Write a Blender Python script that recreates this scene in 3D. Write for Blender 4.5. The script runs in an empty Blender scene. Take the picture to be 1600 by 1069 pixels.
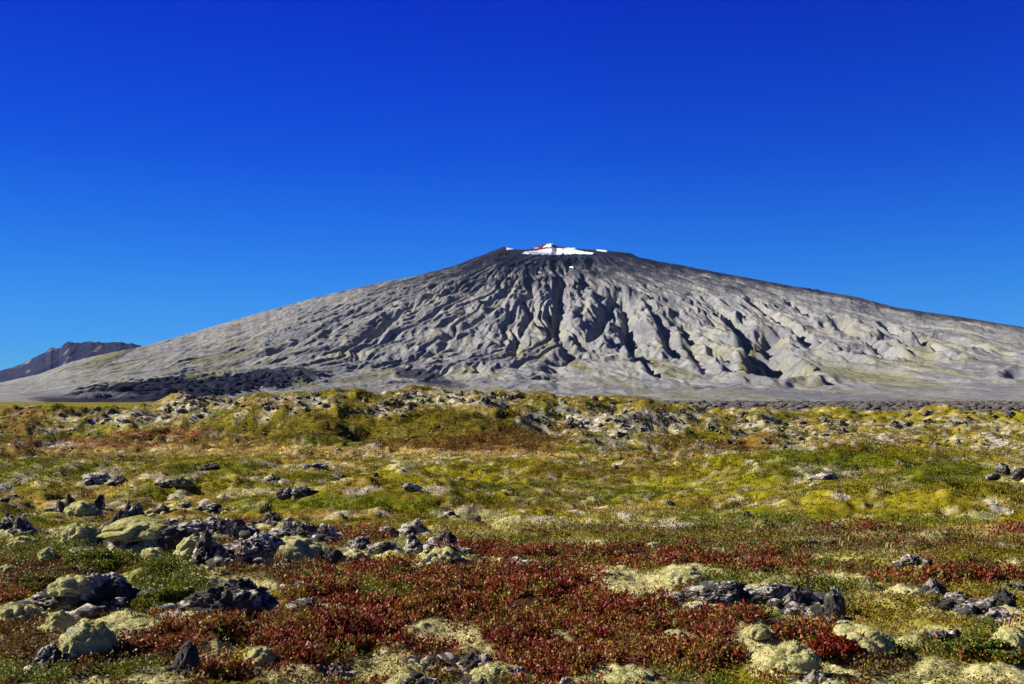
import bpy, bmesh, math
import numpy as np
rng = np.random.default_rng(7)
SC = bpy.context.scene
COL = SC.collection
F32 = np.float32
HAZE = 4.5e-6

# ------------------------------------------------------------------ noise
_p = np.random.default_rng(11).permutation(256)
PERM = np.concatenate([_p, _p, _p]).astype(np.int32)
_a = np.arange(256) / 256 * 2 * np.pi
GX, GY = np.cos(_a).astype(F32), np.sin(_a).astype(F32)
_g3 = np.random.default_rng(12).normal(size=(256, 3)); _g3 /= np.linalg.norm(_g3, axis=1)[:, None]
_g3 = _g3.astype(F32)

def perlin(x, y, seed=0):
    x = np.asarray(x, np.float64) + seed * 17.31; y = np.asarray(y, np.float64) + seed * 9.77
    xf = np.floor(x); yf = np.floor(y)
    xi = xf.astype(np.int32) & 255; yi = yf.astype(np.int32) & 255
    fx = (x - xf).astype(F32); fy = (y - yf).astype(F32)
    u = fx * fx * fx * (fx * (fx * 6 - 15) + 10); v = fy * fy * fy * (fy * (fy * 6 - 15) + 10)
    def g(ix, iy, dx, dy):
        h = PERM[PERM[ix & 255] + (iy & 255)]
        return GX[h] * dx + GY[h] * dy
    a = g(xi, yi, fx, fy); b = g(xi + 1, yi, fx - 1, fy)
    c = g(xi, yi + 1, fx, fy - 1); d = g(xi + 1, yi + 1, fx - 1, fy - 1)
    l1 = a + u * (b - a); l2 = c + u * (d - c)
    return (l1 + v * (l2 - l1)) * F32(1.45)

def perlin3(p, seed=0):
    p = np.asarray(p, np.float64) + np.array([seed * 13.7, seed * 5.3, seed * 7.9])
    f = np.floor(p); i = f.astype(np.int32) & 255; t = (p - f).astype(F32)
    w = t * t * t * (t * (t * 6 - 15) + 10)
    out = 0
    for dx in (0, 1):
        wx = w[:, 0] if dx else 1 - w[:, 0]
        for dy in (0, 1):
            wy = w[:, 1] if dy else 1 - w[:, 1]
            for dz in (0, 1):
                wz = w[:, 2] if dz else 1 - w[:, 2]
                h = PERM[PERM[PERM[(i[:, 0] + dx) & 255] + ((i[:, 1] + dy) & 255)] + ((i[:, 2] + dz) & 255)]
                g = _g3[h]
                out = out + wx * wy * wz * (g[:, 0] * (t[:, 0] - dx) + g[:, 1] * (t[:, 1] - dy) + g[:, 2] * (t[:, 2] - dz))
    return out * 1.5

def fbm(x, y, seed=0, octv=4):
    s = 0; a = 1; n = 0
    for i in range(octv):
        s = s + a * perlin(x, y, seed + i * 3); n += a; a *= .5; x = x * 2.03; y = y * 2.03
    return s / n * 1.3

def sst(a, b, x):
    t = np.clip((x - a) / (b - a), 0, 1); return t * t * (3 - 2 * t)

# ------------------------------------------------------------------ camera
EYE = 1.7
FPX = 1600 * 35 / 36.0
PITCH = math.atan((625 - 534.5) / FPX)
cp, sp = math.cos(PITCH), math.sin(PITCH)
cam = bpy.data.cameras.new("camera"); cam.lens = 35; cam.sensor_width = 36; cam.clip_start = .1; cam.clip_end = 60000
co = bpy.data.objects.new("camera", cam); COL.objects.link(co)
co.location = (0, 0, EYE); co.rotation_euler = (math.pi / 2 + PITCH, 0, 0); SC.camera = co

def ray(px, py):
    X = (np.asarray(px, float) - 800) / FPX; Z = (534.5 - np.asarray(py, float)) / FPX
    y = cp - sp * Z; z = sp + cp * Z
    return X / y, z / y                    # per metre of ground distance along +Y

def proj(x, y, z):
    dz = z - EYE
    dep = y * cp + dz * sp; up = -y * sp + dz * cp
    dep = np.where(dep < .05, .05, dep)
    return 800 + FPX * x / dep, 534.5 - FPX * up / dep

def hit(H, px, py, d0=3.0, d1=500.0, n=700):
    """first place where the sight line meets the height function H"""
    px = np.atleast_1d(np.asarray(px, float)); py = np.atleast_1d(np.asarray(py, float))
    X, Z = ray(px, py)
    ds = np.geomspace(d0, d1, n)
    d = np.full(px.shape, d1); done = np.zeros(px.shape, bool)
    for k in range(0, n, 50):
        dd = ds[k:k + 50]
        hh = H((X[:, None] * dd).ravel(), np.tile(dd, len(px))).reshape(len(px), -1)
        below = (EYE + Z[:, None] * dd) < hh
        anyb = below.any(1) & ~done
        d[anyb] = dd[below.argmax(1)[anyb]]; done |= anyb
    lo = d / (ds[1] / ds[0]); hi = d.copy()
    for _ in range(14):
        m = (lo + hi) / 2
        b = (EYE + Z * m) < H(X * m, m)
        hi = np.where(b, m, hi); lo = np.where(b, lo, m)
    return X * hi, hi

# ------------------------------------------------------------------ ground height
CREST = np.array([(-400, 640), (0, 641), (150, 640), (240, 633), (300, 624), (380, 618), (450, 619), (520, 612), (560, 613), (600, 618), (680, 615),
                  (740, 609), (780, 612), (830, 622), (900, 624), (1000, 622), (1060, 637), (1100, 645), (1200, 644), (1300, 646),
                  (1400, 648), (1450, 645), (1600, 647), (2000, 645)], float)
CREST_D = np.array([(-400, 105), (0, 105), (250, 92), (450, 74), (740, 74), (900, 78), (1060, 88), (1250, 102), (1600, 105), (2000, 105)], float)
BASE_D = np.array([(-400, 60), (0, 56), (250, 52), (450, 48), (740, 46), (900, 46), (1060, 52), (1250, 58), (1600, 60), (2000, 60)], float)

def bump(x, y, cx, cy, rx, ry):
    return np.exp(-(((x - cx) / rx) ** 2 + ((y - cy) / ry) ** 2))

def Hmacro(x, y):
    d = np.hypot(x, y); d = np.maximum(d, .3)
    ys = np.maximum(y, .25 * d)
    u = 800 + FPX * x / ys
    cd = np.interp(u, CREST_D[:, 0], CREST_D[:, 1]); bd = np.interp(u, BASE_D[:, 0], BASE_D[:, 1])
    cz = EYE + (625 - np.interp(u, CREST[:, 0], CREST[:, 1]) - 2) / FPX * cd - .15
    z = -1.05 * sst(9, 42, y)
    valley = -1.05
    t = sst(bd * .92, cd, y)
    z = z + (cz - valley) * t
    back = sst(cd + 6, cd + 55, y)
    z = z * (1 - back) + (-.9) * back
    # single hummocks that show in the photograph
    z = z + .75 * bump(x, y, 9.5, 31, 6.5, 5) + .45 * bump(x, y, -2.5, 37, 5, 4) + .55 * bump(x, y, 17, 40, 7, 5)
    z = z - .5 * bump(x, y, -9.5, 29, 2.4, 1.6) + .3 * bump(x, y, -10, 25, 5, 2.2) - .35 * bump(x, y, 3, 27, 4, 3)
    z = z + .16 * bump(x, y, -3.2, 10.3, 1.6, .8) + .10 * bump(x, y, -2.4, 7.2, 1.0, .6) + .1 * bump(x, y, 1.9, 8.8, 1.2, .7)
    z = z + .10 * bump(x, y, 2.4, 6.9, .8, .5) + .06 * bump(x, y, -2.2, 6.2, .6, .4)
    return z

def billow(x, y, s):
    return np.abs(perlin(x, y, s)) * 1.6

def tuss(x, y):
    """small moss hummocks of the middle distance: -1..1, high on their tops"""
    k = .55 + .9 * perlin(x / 5.5, y / 5.5, 61)
    return perlin(x / .62 + .4 * perlin(x / .5, y / .5, 62), y / .75, 38) * .85 + .5 * perlin(x / .3, y / .34, 39) + .35 * (k - .55) - .12

def Hmid(x, y):
    d = np.hypot(x, y)
    z = Hmacro(x, y)
    near = 1 - sst(13, 22, d); mid = sst(11, 20, d) * (1 - sst(120, 180, d)); rid = sst(44, 62, d) * (1 - sst(130, 220, d)); far = sst(120, 200, d) * (1 - sst(900, 1300, d))
    wx = x + .25 * perlin(x / .9, y / .9, 31); wy = y + .25 * perlin(x / .9, y / .9, 32)
    z = z + near * (.10 * (billow(wx / .75, wy / .75, 1) - .4) + .045 * (billow(wx / .33, wy / .33, 2) - .4))
    z = z + mid * (.62 * perlin(x / 5.2, y / 5.2, 3) + .14 * perlin(x / 2.1, y / 2.1, 63) + .17 * (billow(wx / 1.9, wy / 1.9, 4) - .4) + .10 * sst(-.1, .75, tuss(x, y)))
    z = z + rid * (.55 * (billow(x / 11 + .3 * perlin(x / 5, y / 5, 33), y / 11, 5) - .6) + .75 * fbm(x / 7, y / 7, 35, 2) + .30 * perlin(x / 2.4, y / 2.4, 6) + .22 * (billow(x / 1.5, y / 1.5, 36) - .4))
    z = z + far * (.5 * perlin(x / 14, y / 14, 7) + .3 * perlin(x / 5, y / 5, 8))
    # lumpy black lava field beyond the ridge on the right
    lava = sst(170, 230, y) * (1 - sst(700, 900, y)) * sst(-.02, .12, x / np.maximum(y, 1))
    z = z + lava * (.5 * billow(x / 6, y / 6, 9) + .4 * billow(x / 2.6, y / 2.6, 10))
    return z

def Hmicro(x, y):
    d = np.hypot(x, y)
    near = 1 - sst(12, 20, d)
    z = near * (.016 * (billow(x / .11, y / .11, 21) - .4) + .008 * perlin(x / .045, y / .045, 22))
    mid = sst(10, 18, d) * (1 - sst(60, 110, d))
    z = z + mid * (.05 * perlin(x / .5, y / .5, 23) + .03 * perlin(x / .22, y / .22, 24))
    z = z + sst(40, 55, d) * (1 - sst(110, 150, d)) * (.07 * (billow(x / .8, y / .8, 25) - .4) + .05 * perlin(x / 1.3, y / 1.3, 26))
    return z

def H(x, y):
    return Hmid(x, y) + Hmicro(x, y)

# ------------------------------------------------------------------ ground cover
T = dict(moss=(.385, .355, .165), heath=(.088, .070, .003), redlit=(.05, .014, .008), mossg=(.24, .225, .05), straw=(.34, .235, .065), olive=(.140, .118, .003), green=(.088, .100, .001), brown=(.105, .055, .008),
         red=(.15, .036, .02), pale=(.35, .325, .255), rock=(.055, .055, .06), dark=(.035, .027, .012), bright=(.26, .035, .03), lava=(.028, .028, .036), lime=(.195, .172, .008))
# type, centre and radii in the photograph's pixels (turned into places on the ground), strength
PATCH = [
 # --- far ridge: pale rubble
 ('pale', 200, 652, 110, 13, .9), ('pale', 130, 655, 50, 12, .8), ('pale', 290, 640, 45, 22, .9), ('pale', 330, 632, 60, 10, .8), ('pale', 430, 650, 40, 18, .95), ('pale', 470, 628, 70, 12, .8),
 ('pale', 590, 640, 55, 14, .75), ('pale', 700, 622, 90, 14, .8), ('pale', 760, 628, 60, 8, .6), ('pale', 860, 655, 55, 18, .9), ('pale', 940, 660, 70, 22, .95), ('pale', 1020, 660, 90, 20, .9),
 ('pale', 960, 690, 30, 12, .85), ('pale', 1110, 700, 40, 14, .8), ('pale', 1150, 660, 80, 14, .85), ('pale', 1230, 690, 50, 16, .85), ('pale', 1290, 665, 90, 16, .85), ('pale', 1390, 672, 70, 18, .85),
 ('pale', 1480, 660, 80, 12, .75), ('pale', 1550, 690, 70, 16, .85), ('pale', 1440, 712, 60, 12, .75), ('pale', 1590, 740, 50, 14, .8), ('pale', 1260, 740, 70, 14, .8), ('pale', 1130, 755, 60, 10, .6), ('pale', 1570, 668, 50, 10, .7),
 ('olive', 720, 660, 120, 20, .9), ('olive', 480, 672, 70, 16, .9), ('lime', 1110, 680, 40, 10, .8), ('lime', 640, 655, 60, 10, .7), ('olive', 370, 672, 60, 10, .8), ('lime', 520, 645, 50, 12, .6),
 ('brown', 790, 692, 110, 18, .85), ('brown', 640, 695, 90, 12, .7), ('red', 740, 700, 70, 8, .5), ('brown', 330, 690, 120, 14, .7), ('brown', 1140, 695, 30, 10, .8), ('brown', 1330, 700, 60, 10, .5),
 ('green', 1350, 718, 90, 16, .85), ('green', 1470, 735, 70, 14, .85), ('green', 1250, 712, 60, 10, .7), ('brown', 1040, 690, 40, 10, .6), ('olive', 1400, 760, 160, 14, .6),
 ('brown', 70, 640, 140, 8, .7), ('green', 120, 634, 120, 5, .8), ('brown', 30, 660, 40, 20, .8), ('red', 300, 674, 60, 5, .6), ('red', 230, 680, 70, 6, .6),
 ('olive', 600, 678, 150, 20, .95), ('olive', 720, 668, 170, 22, .9), ('brown', 800, 684, 90, 18, .8), ('brown', 700, 692, 130, 12, .8), ('olive', 470, 668, 60, 22, .95), ('olive', 380, 664, 60, 12, .8), ('green', 520, 690, 60, 8, .5), ('pale', 870, 660, 60, 20, .8),
 ('olive', 250, 662, 80, 6, .6), ('brown', 180, 690, 160, 10, .6), ('straw', 480, 705, 150, 7, .7), ('straw', 330, 705, 120, 6, .5), ('olive', 1110, 670, 40, 14, .8), ('brown', 1180, 690, 40, 16, .7), ('brown', 1070, 700, 50, 12, .6), ('lime', 1370, 652, 90, 7, .7), ('lime', 1560, 652, 60, 7, .7), ('lime', 1250, 648, 60, 6, .6),
 ('olive', 1400, 708, 100, 12, .9), ('green', 1300, 716, 110, 12, .8), ('green', 1480, 742, 110, 14, .8), ('lime', 560, 628, 50, 8, .7), ('brown', 610, 634, 30, 6, .7), ('brown', 420, 632, 40, 6, .7), ('lime', 400, 645, 30, 14, .6), ('olive', 1020, 735, 170, 14, .7), ('olive', 770, 740, 120, 10, .7), ('green', 900, 760, 160, 14, .6),
 # --- middle: straw, red and green bands
 ('straw', 560, 708, 260, 7, .8), ('straw', 830, 712, 150, 5, .7), ('straw', 230, 705, 200, 10, .45), ('straw', 540, 728, 60, 8, .6), ('red', 110, 695, 110, 7, .65), ('brown', 60, 715, 100, 8, .6), ('pale', 90, 695, 60, 6, .7),
 ('green', 60, 735, 90, 16, .8), ('green', 330, 730, 70, 12, .85), ('green', 250, 762, 60, 10, .7), ('green', 450, 785, 130, 14, .75), ('green', 620, 790, 120, 14, .8), ('olive', 300, 720, 150, 8, .6), ('pale', 250, 742, 110, 6, .6), ('pale', 160, 748, 50, 10, .8),
 ('moss', 380, 770, 60, 8, .7), ('lime', 640, 730, 110, 12, .5), ('pale', 680, 720, 60, 7, .7), ('green', 870, 770, 110, 14, .6), ('straw', 960, 795, 100, 8, .6), ('straw', 880, 770, 60, 6, .5), ('pale', 600, 765, 90, 6, .75), ('pale', 640, 778, 90, 5, .55),
 ('brown', 760, 790, 120, 8, .5), ('brown', 940, 735, 110, 10, .5), ('lime', 1180, 760, 140, 16, .6), ('lime', 1400, 790, 160, 14, .55), ('green', 1130, 800, 70, 8, .6), ('green', 1300, 812, 150, 8, .6), ('green', 1480, 815, 80, 8, .7),
 ('straw', 960, 815, 140, 7, .55), ('moss', 850, 818, 100, 7, .6), ('moss', 740, 805, 70, 8, .6), ('moss', 1000, 823, 50, 5, .6), ('brown', 1040, 835, 130, 9, .7), ('bright', 1580, 828, 38, 6, .9), ('bright', 1330, 827, 60, 4, .6), ('brown', 1240, 835, 110, 6, .7), ('brown', 930, 832, 120, 6, .6), ('straw', 800, 830, 120, 5, .5),
 ('brown', 1300, 850, 280, 14, .7), ('olive', 1500, 866, 140, 14, .7), ('brown', 1450, 890, 150, 14, .75), ('red', 1500, 905, 140, 12, .65), ('lime', 1400, 878, 60, 7, .9), ('lime', 1320, 868, 40, 5, .9), ('moss', 1530, 806, 30, 6, .7), ('moss', 1280, 842, 60, 5, .5), ('moss', 1150, 850, 40, 5, .5),
 # --- left middle
 ('brown', 60, 780, 110, 10, .6), ('straw', 120, 790, 80, 12, .5), ('brown', 250, 800, 60, 7, .5), ('red', 400, 818, 50, 5, .5), ('red', 555, 838, 50, 7, .7), ('straw', 520, 805, 80, 7, .5), ('green', 60, 850, 110, 16, .6), ('lime', 40, 830, 60, 10, .5),
 # --- upper red belt
 ('red', 760, 862, 100, 9, .8), ('red', 900, 866, 150, 10, .85), ('red', 1040, 876, 140, 11, .8), ('red', 1150, 888, 80, 9, .7), ('lime', 1000, 838, 260, 8, .6), ('moss', 890, 845, 50, 4, .5), ('moss', 1100, 872, 40, 4, .6), ('lime', 860, 880, 50, 6, .7), ('lime', 930, 876, 30, 5, .7),
 # --- near
 ('green', 160, 868, 70, 24, 1), ('green', 265, 915, 65, 42, 1), ('dark', 60, 900, 80, 30, .9), ('green', 60, 870, 60, 14, .6), ('lime', 200, 860, 60, 8, .5), ('brown', 430, 890, 100, 20, .7), ('lime', 540, 905, 80, 16, .75), ('lime', 640, 880, 60, 10, .5),
 ('red', 620, 915, 150, 26, .75), ('red', 800, 910, 170, 30, .85), ('red', 760, 960, 330, 45, 1), ('red', 430, 985, 130, 30, 1), ('red', 1010, 985, 160, 48, 1), ('red', 560, 990, 130, 40, 1), ('red', 900, 1020, 170, 40, 1), ('red', 480, 1040, 60, 24, .9), ('red', 360, 1048, 70, 14, .9),
 ('lime', 560, 912, 60, 12, .7), ('olive', 680, 940, 60, 10, .6), ('lime', 770, 900, 40, 7, .6), ('green', 770, 985, 50, 10, .6), ('lime', 930, 945, 40, 8, .6), ('olive', 470, 955, 50, 10, .6), ('lime', 860, 985, 50, 8, .6), ('moss', 820, 1010, 26, 8, .7), ('olive', 640, 1000, 50, 9, .6), ('green', 540, 1030, 40, 10, .6), ('lime', 700, 905, 30, 6, .6),
 ('red', 1120, 980, 70, 26, .9), ('red', 1080, 1022, 90, 26, .9), ('red', 700, 1005, 120, 26, .7), ('lime', 820, 960, 60, 10, .5), ('green', 600, 935, 60, 14, .5), ('lime', 990, 1010, 50, 14, .5),
 ('moss', 690, 988, 65, 22, .9), ('moss', 740, 1005, 30, 20, .8), ('moss', 610, 1040, 60, 30, .9), ('moss', 880, 1000, 16, 14, .8), ('moss', 960, 1055, 60, 18, 1), ('moss', 1060, 990, 34, 10, .8), ('moss', 340, 1015, 40, 14, .8), ('moss', 460, 1055, 60, 16, .9),
 ('moss', 1010, 915, 90, 20, 1), ('moss', 1085, 893, 45, 14, 1), ('moss', 1120, 945, 70, 16, 1), ('moss', 1200, 905, 50, 10, .7), ('moss', 1190, 880, 60, 9, .8), ('moss', 1300, 900, 60, 8, .6),
 ('moss', 1180, 985, 40, 16, .9), ('moss', 1230, 1030, 60, 44, 1), ('moss', 1330, 985, 70, 26, 1), ('moss', 1380, 1010, 70, 22, 1), ('moss', 1290, 970, 50, 10, .8), ('red', 1260, 992, 50, 16, .9), ('red', 1300, 1020, 60, 18, .95), ('red', 1340, 1030, 40, 14, .8), ('green', 1280, 1015, 30, 10, .6),
 ('lime', 1370, 950, 90, 16, .8), ('olive', 1430, 975, 110, 22, .85), ('moss', 1400, 930, 90, 8, .8), ('moss', 1490, 955, 60, 9, .8), ('moss', 1460, 985, 50, 8, .7), ('moss', 1420, 1000, 30, 8, .8), ('lime', 1500, 925, 60, 10, .6), ('moss', 1580, 1000, 50, 20, .9), ('moss', 1560, 960, 40, 14, .8),
 ('green', 1520, 1005, 50, 20, 1), ('green', 1430, 1020, 80, 10, .8), ('lime', 1480, 1040, 90, 10, .7), ('moss', 1400, 1050, 120, 20, .9), ('moss', 1540, 1055, 80, 18, .9), ('brown', 1390, 1045, 50, 10, .7), ('moss', 1270, 1060, 60, 16, .9),
 ('moss', 90, 960, 110, 30, 1), ('moss', 190, 970, 110, 20, 1), ('moss', 300, 965, 70, 12, 1), ('moss', 130, 1000, 80, 30, 1), ('moss', 20, 970, 50, 40, .9), ('dark', 60, 1010, 50, 30, .9), ('brown', 40, 1000, 60, 24, .8), ('brown', 200, 1030, 120, 24, .9), ('dark', 130, 1045, 130, 20, .8),
 ('green', 60, 1058, 70, 14, 1), ('green', 190, 1052, 70, 12, .9), ('red', 270, 985, 50, 18, .9), ('red', 260, 1010, 60, 14, .6), ('moss', 250, 1064, 60, 10, .9), ('lime', 20, 930, 40, 8, .6), ('moss', 700, 880, 50, 14, .9), ('moss', 550, 870, 30, 12, .8), ('moss', 450, 858, 70, 22, .9), ('moss', 90, 835, 50, 10, .7), ('moss', 20, 843, 40, 8, .8),
]

def place(px0, px1, py0, py1, depth=.75):
    cx = (px0 + px1) / 2
    x, y = hit(Hmid, [cx], [py1]); x, y = float(x[0]), float(y[0])
    w = (px1 - px0) * y / FPX
    sin_a = (EYE - float(Hmid(np.array([x]), np.array([y]))[0])) / y
    dep = w * depth
    h = (py1 - py0) * y / FPX - dep * .55 * max(sin_a, 0)
    h = max(h, .22 * w)
    y2 = y + dep * .42; x2 = x * y2 / y
    return x2, y2, w * y2 / y, dep, h
ROCKS = [
 # label, box (x0, x1, y0, y1), style, lichen, moss, lean, cap
 ("dark angular rock with a hooked tip above the grey moss mound", (100, 130, 762, 800), 'jag', .15, 0, -.15, None),
 ("low black lava block left of the hooked dark rock", (83, 104, 779, 803), 'jag', .2, 0, 0, None),
 ("dark upright rock right of the grey moss mound", (145, 164, 763, 797), 'pillar', .2, 0, .05, None),
 ("large rough black boulder leaning up to the right between moss cushions", (143, 216, 784, 846), 'jag', .12, 0, .3, None),
 ("black pointed rock at the upper end of the leaning boulder", (192, 224, 784, 806), 'jag', .1, 0, .2, None),
 ("large boulder under a bright green moss cap with a black overhang", (169, 310, 808, 860), 'boulder', .5, .1, 0, (.18, .80, .62, .30)),
 ("pale lichen crusted stones behind the pyramid rock", (304, 345, 811, 838), 'slab', .75, .1, 0, None),
 ("grey lichened rock right of the pale crusted stones", (342, 381, 812, 836), 'boulder', .6, .05, 0, None),
 ("pyramid shaped rock with a white lichened left side and black right side", (300, 357, 830, 882), 'jag', .62, 0, .05, None),
 ("white lichened block with yellow moss right of the pyramid rock", (366, 432, 835, 876), 'boulder', .75, .25, 0, None),
 ("grey flat slab slanting down to the right behind the long moss mound", (430, 500, 812, 842), 'slab', .55, .1, 0, None),
 ("dark peaked rock standing out of red shrubs behind the grey slab", (403, 440, 800, 822), 'jag', .25, 0, .1, None),
 ("light grey rock at the right end of the mossy rock row", (498, 526, 817, 850), 'boulder', .72, .1, 0, None),
 ("grey rounded rock half under moss at the end of the long mound", (500, 534, 853, 882), 'boulder', .5, .2, 0, None),
 ("black rock on the picture's edge level with the hooked rock", (-6, 24, 800, 828), 'jag', .2, 0, 0, None),
 ("dark wedge rock beside the black edge rock", (20, 48, 804, 831), 'jag', .25, 0, 0, None),
 ("small dark rock high on the left edge", (-4, 14, 772, 787), 'boulder', .2, 0, 0, None),
 ("thin dark stone above the left edge rocks", (11, 28, 768, 779), 'slab', .25, 0, 0, None),
 ("low rock with a pale moss cushion on it and a black hollow under it", (66, 150, 902, 954), 'boulder', .45, .1, 0, (-.05, .62, .5, .0)),
 ("grey lichened boulder with a rust brown patch", (128, 198, 891, 945), 'boulder', .7, .05, -.1, None),
 ("large dark rough boulder with one white spot beside the green shrub", (292, 402, 898, 963), 'boulder', .22, .12, .25, None),
 ("white and black mottled rock right of the large dark boulder", (362, 440, 918, 964), 'boulder', .72, .0, .0, None),
 ("dark hump of rock right of the mottled rock behind red shrubs", (444, 512, 929, 962), 'boulder', .3, .0, 0, None),
 ("small grey stone among red and green heath above the dark hump", (452, 488, 908, 924), 'boulder', .4, .2, 0, None),
 ("black upright rock casting a long shadow on pale moss", (268, 311, 996, 1050), 'pillar', .12, 0, .12, None),
 ("pair of small lichened stones left of the black upright rock", (222, 252, 1034, 1049), 'boulder', .6, .1, 0, None),
 ("black hollow rock with a white spot under the grey moss mound", (56, 104, 1002, 1046), 'jag', .25, 0, 0, None),
 ("grey stone at the picture's bottom edge below the red shrubs", (511, 548, 1034, 1069), 'boulder', .55, .1, 0, None),
 ("small white stone in dark red shrubs", (428, 440, 1012, 1024), 'boulder', 1., 0, 0, None),
 ("white lichened stones in the red heath behind the pale lumps", (623, 673, 809, 838), 'jag', .8, .0, 0, None),
 ("pale lichened rock in front of the white stones", (626, 672, 834, 868), 'jag', .7, .1, -.1, None),
 ("grey moss speckled rock right of the white stones", (673, 714, 826, 854), 'boulder', .5, .3, 0, None),
 ("pinkish white rock on the right of the grey speckled rock", (695, 740, 846, 868), 'boulder', .85, .1, 0, None),
 ("dark sided slab wedged in pale moss under the lichened rock", (655, 692, 860, 886), 'slab', .25, .2, .2, None),
 ("lichened rock left of a black shadowed gap", (545, 577, 836, 862), 'boulder', .75, .05, 0, None),
 ("low grey rock between the gap rock and the pale lumps", (576, 616, 845, 864), 'slab', .5, .1, 0, None),
 ("small grey rock on the green bank above the red belt", (690, 712, 798, 810), 'boulder', .5, .1, 0, None),
 ("small dark rock right of the small grey bank rock", (730, 750, 802, 816), 'boulder', .2, .05, 0, None),
 ("grey slanted rock in the green hollow ground", (628, 658, 751, 767), 'slab', .5, .1, 0, None),
 ("small dark stone standing on the green slope", (582, 592, 734, 746), 'pillar', .2, 0, 0, None),
 ("long white stone lying in red heath", (802, 846, 869, 884), 'slab', .95, .1, 0, None),
 ("pale stone with a black notch right of the long white stone", (846, 875, 874, 892), 'jag', .6, .1, 0, None),
 ("small dark stone in the yellow green meadow", (1041, 1053, 779, 790), 'boulder', .2, 0, 0, None),
 ("small black and white stone in the brown heath bank", (955, 967, 722, 734), 'jag', .4, 0, 0, None),
 ("jagged dark rock cluster at the bottom under the red shrubs", (653, 712, 1016, 1050), 'jag', .45, .1, 0, None),
 ("black broken rock beside the moss topped bottom boulder", (706, 765, 1012, 1048), 'jag', .25, .1, .1, None),
 ("round bottom boulder covered with yellow green moss", (744, 822, 1028, 1074), 'boulder', .4, .3, 0, (.1, .85, .7, .05)),
 ("white stone on the bottom edge between moss and dark rocks", (650, 684, 1056, 1076), 'slab', .95, 0, 0, None),
 ("small dark pointed stone on the bottom edge", (738, 762, 1052, 1076), 'jag', .2, 0, 0, None),
 ("small pale grey pointed stone at the bottom beside red leaves", (870, 892, 1050, 1074), 'jag', .8, 0, 0, None),
 ("large dark boulder with a black hole set in pale moss", (1078, 1160, 905, 941), 'boulder', .38, .0, .1, None),
 ("long brown grey rock right of the dark moss bound boulder", (1158, 1240, 912, 945), 'boulder', .5, .22, 0, None),
 ("white streaked rock with a dark crest in the rock row", (1225, 1284, 906, 946), 'jag', .6, .05, 0, None),
 ("upright fin of rock with a lit left edge and black right side", (1290, 1324, 912, 973), 'pillar', .4, .1, -.08, None),
 ("rounded grey stone left of the upright fin", (1262, 1300, 940, 968), 'boulder', .5, .25, 0, None),
 ("small pale stone under the long brown grey rock", (1230, 1268, 947, 964), 'slab', .75, .15, 0, None),
 ("dark pointed rock standing against red heath", (1433, 1475, 903, 933), 'jag', .3, .0, .05, None),
 ("low white stone slanting right of the dark pointed rock", (1480, 1514, 926, 945), 'slab', .95, 0, 0, None),
 ("black and white rock in the middle of the right hand cluster", (1507, 1560, 932, 958), 'boulder', .4, .0, 0, None),
 ("black rough rock at the back of the right hand cluster", (1540, 1584, 919, 950), 'jag', .2, 0, 0, None),
 ("white topped rock at the front of the right hand cluster", (1544, 1584, 950, 982), 'boulder', .7, 0, 0, None),
 ("small grey rock on the right edge above the cluster", (1578, 1604, 907, 922), 'boulder', .5, 0, 0, None),
 ("pale stone with a black crack in green heath", (1456, 1498, 975, 1008), 'boulder', .6, .3, 0, None),
 ("white lichened rock at the bottom among pale moss", (1250, 1302, 1040, 1072), 'jag', .7, .1, 0, None),
 ("grey rocks beside bright lime moss", (1408, 1446, 864, 884), 'boulder', .55, .05, 0, None),
 ("small round grey stone right of the lime moss rocks", (1446, 1462, 876, 886), 'boulder', .5, 0, 0, None),
 ("small black stone on the green bank left of the red strip", (1157, 1177, 796, 814), 'boulder', .3, 0, 0, None),
 ("small dark stone at the left end of the bright red strip", (1296, 1313, 815, 827), 'boulder', .25, 0, 0, None),
 ("pale rock outcrop with white lichen in the olive heath", (126, 172, 736, 758), 'slab', .8, .1, 0, None),
 ("dark right end of the pale outcrop", (168, 200, 740, 758), 'jag', .4, .05, 0, None),
 ("hollow grey rock with a black mouth in the green turf", (266, 300, 747, 763), 'boulder', .5, .05, 0, None),
 ("small pale rock left of the hollow grey rock", (242, 268, 750, 761), 'slab', .75, .1, 0, None),
 ("crested grey rock above the pair of round dark boulders", (405, 440, 735, 754), 'jag', .6, .1, 0, None),
 ("round dark boulder, left one of a pair on green turf", (434, 462, 755, 780), 'boulder', .25, .0, 0, None),
 ("broad dark boulder, right one of a pair on green turf", (459, 500, 753, 777), 'boulder', .22, .0, 0, None),
 ("dark rock half hidden in grass below the green turf", (304, 342, 786, 802), 'boulder', .3, .25, 0, None),
 ("low dark stone right of the half hidden rock", (330, 356, 794, 805), 'slab', .25, .0, 0, None),
 ("lone dark stone right of the leaning black boulder", (242, 264, 789, 803), 'boulder', .25, 0, 0, None),
 ("dark rock above a grassy hollow", (314, 342, 721, 736), 'slab', .3, 0, 0, None),
 ("long grey slab slanting down the green slope", (474, 512, 718, 734), 'slab', .55, 0, 0, None),
 ("white speckled outcrop on the right hand hummock", (1262, 1308, 733, 752), 'slab', .85, .1, 0, None),
 ("pale stone in front of the speckled outcrop", (1266, 1282, 752, 762), 'boulder', .85, 0, 0, None),
 ("dark boulder on pale rubble above the right edge", (1556, 1578, 718, 742), 'boulder', .25, 0, 0, None),
 ("second dark boulder at the right edge on pale rubble", (1580, 1608, 728, 750), 'boulder', .3, 0, 0, None),
 ("flat grey stone left of the right edge boulders", (1538, 1560, 738, 752), 'slab', .5, 0, 0, None),
]
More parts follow.
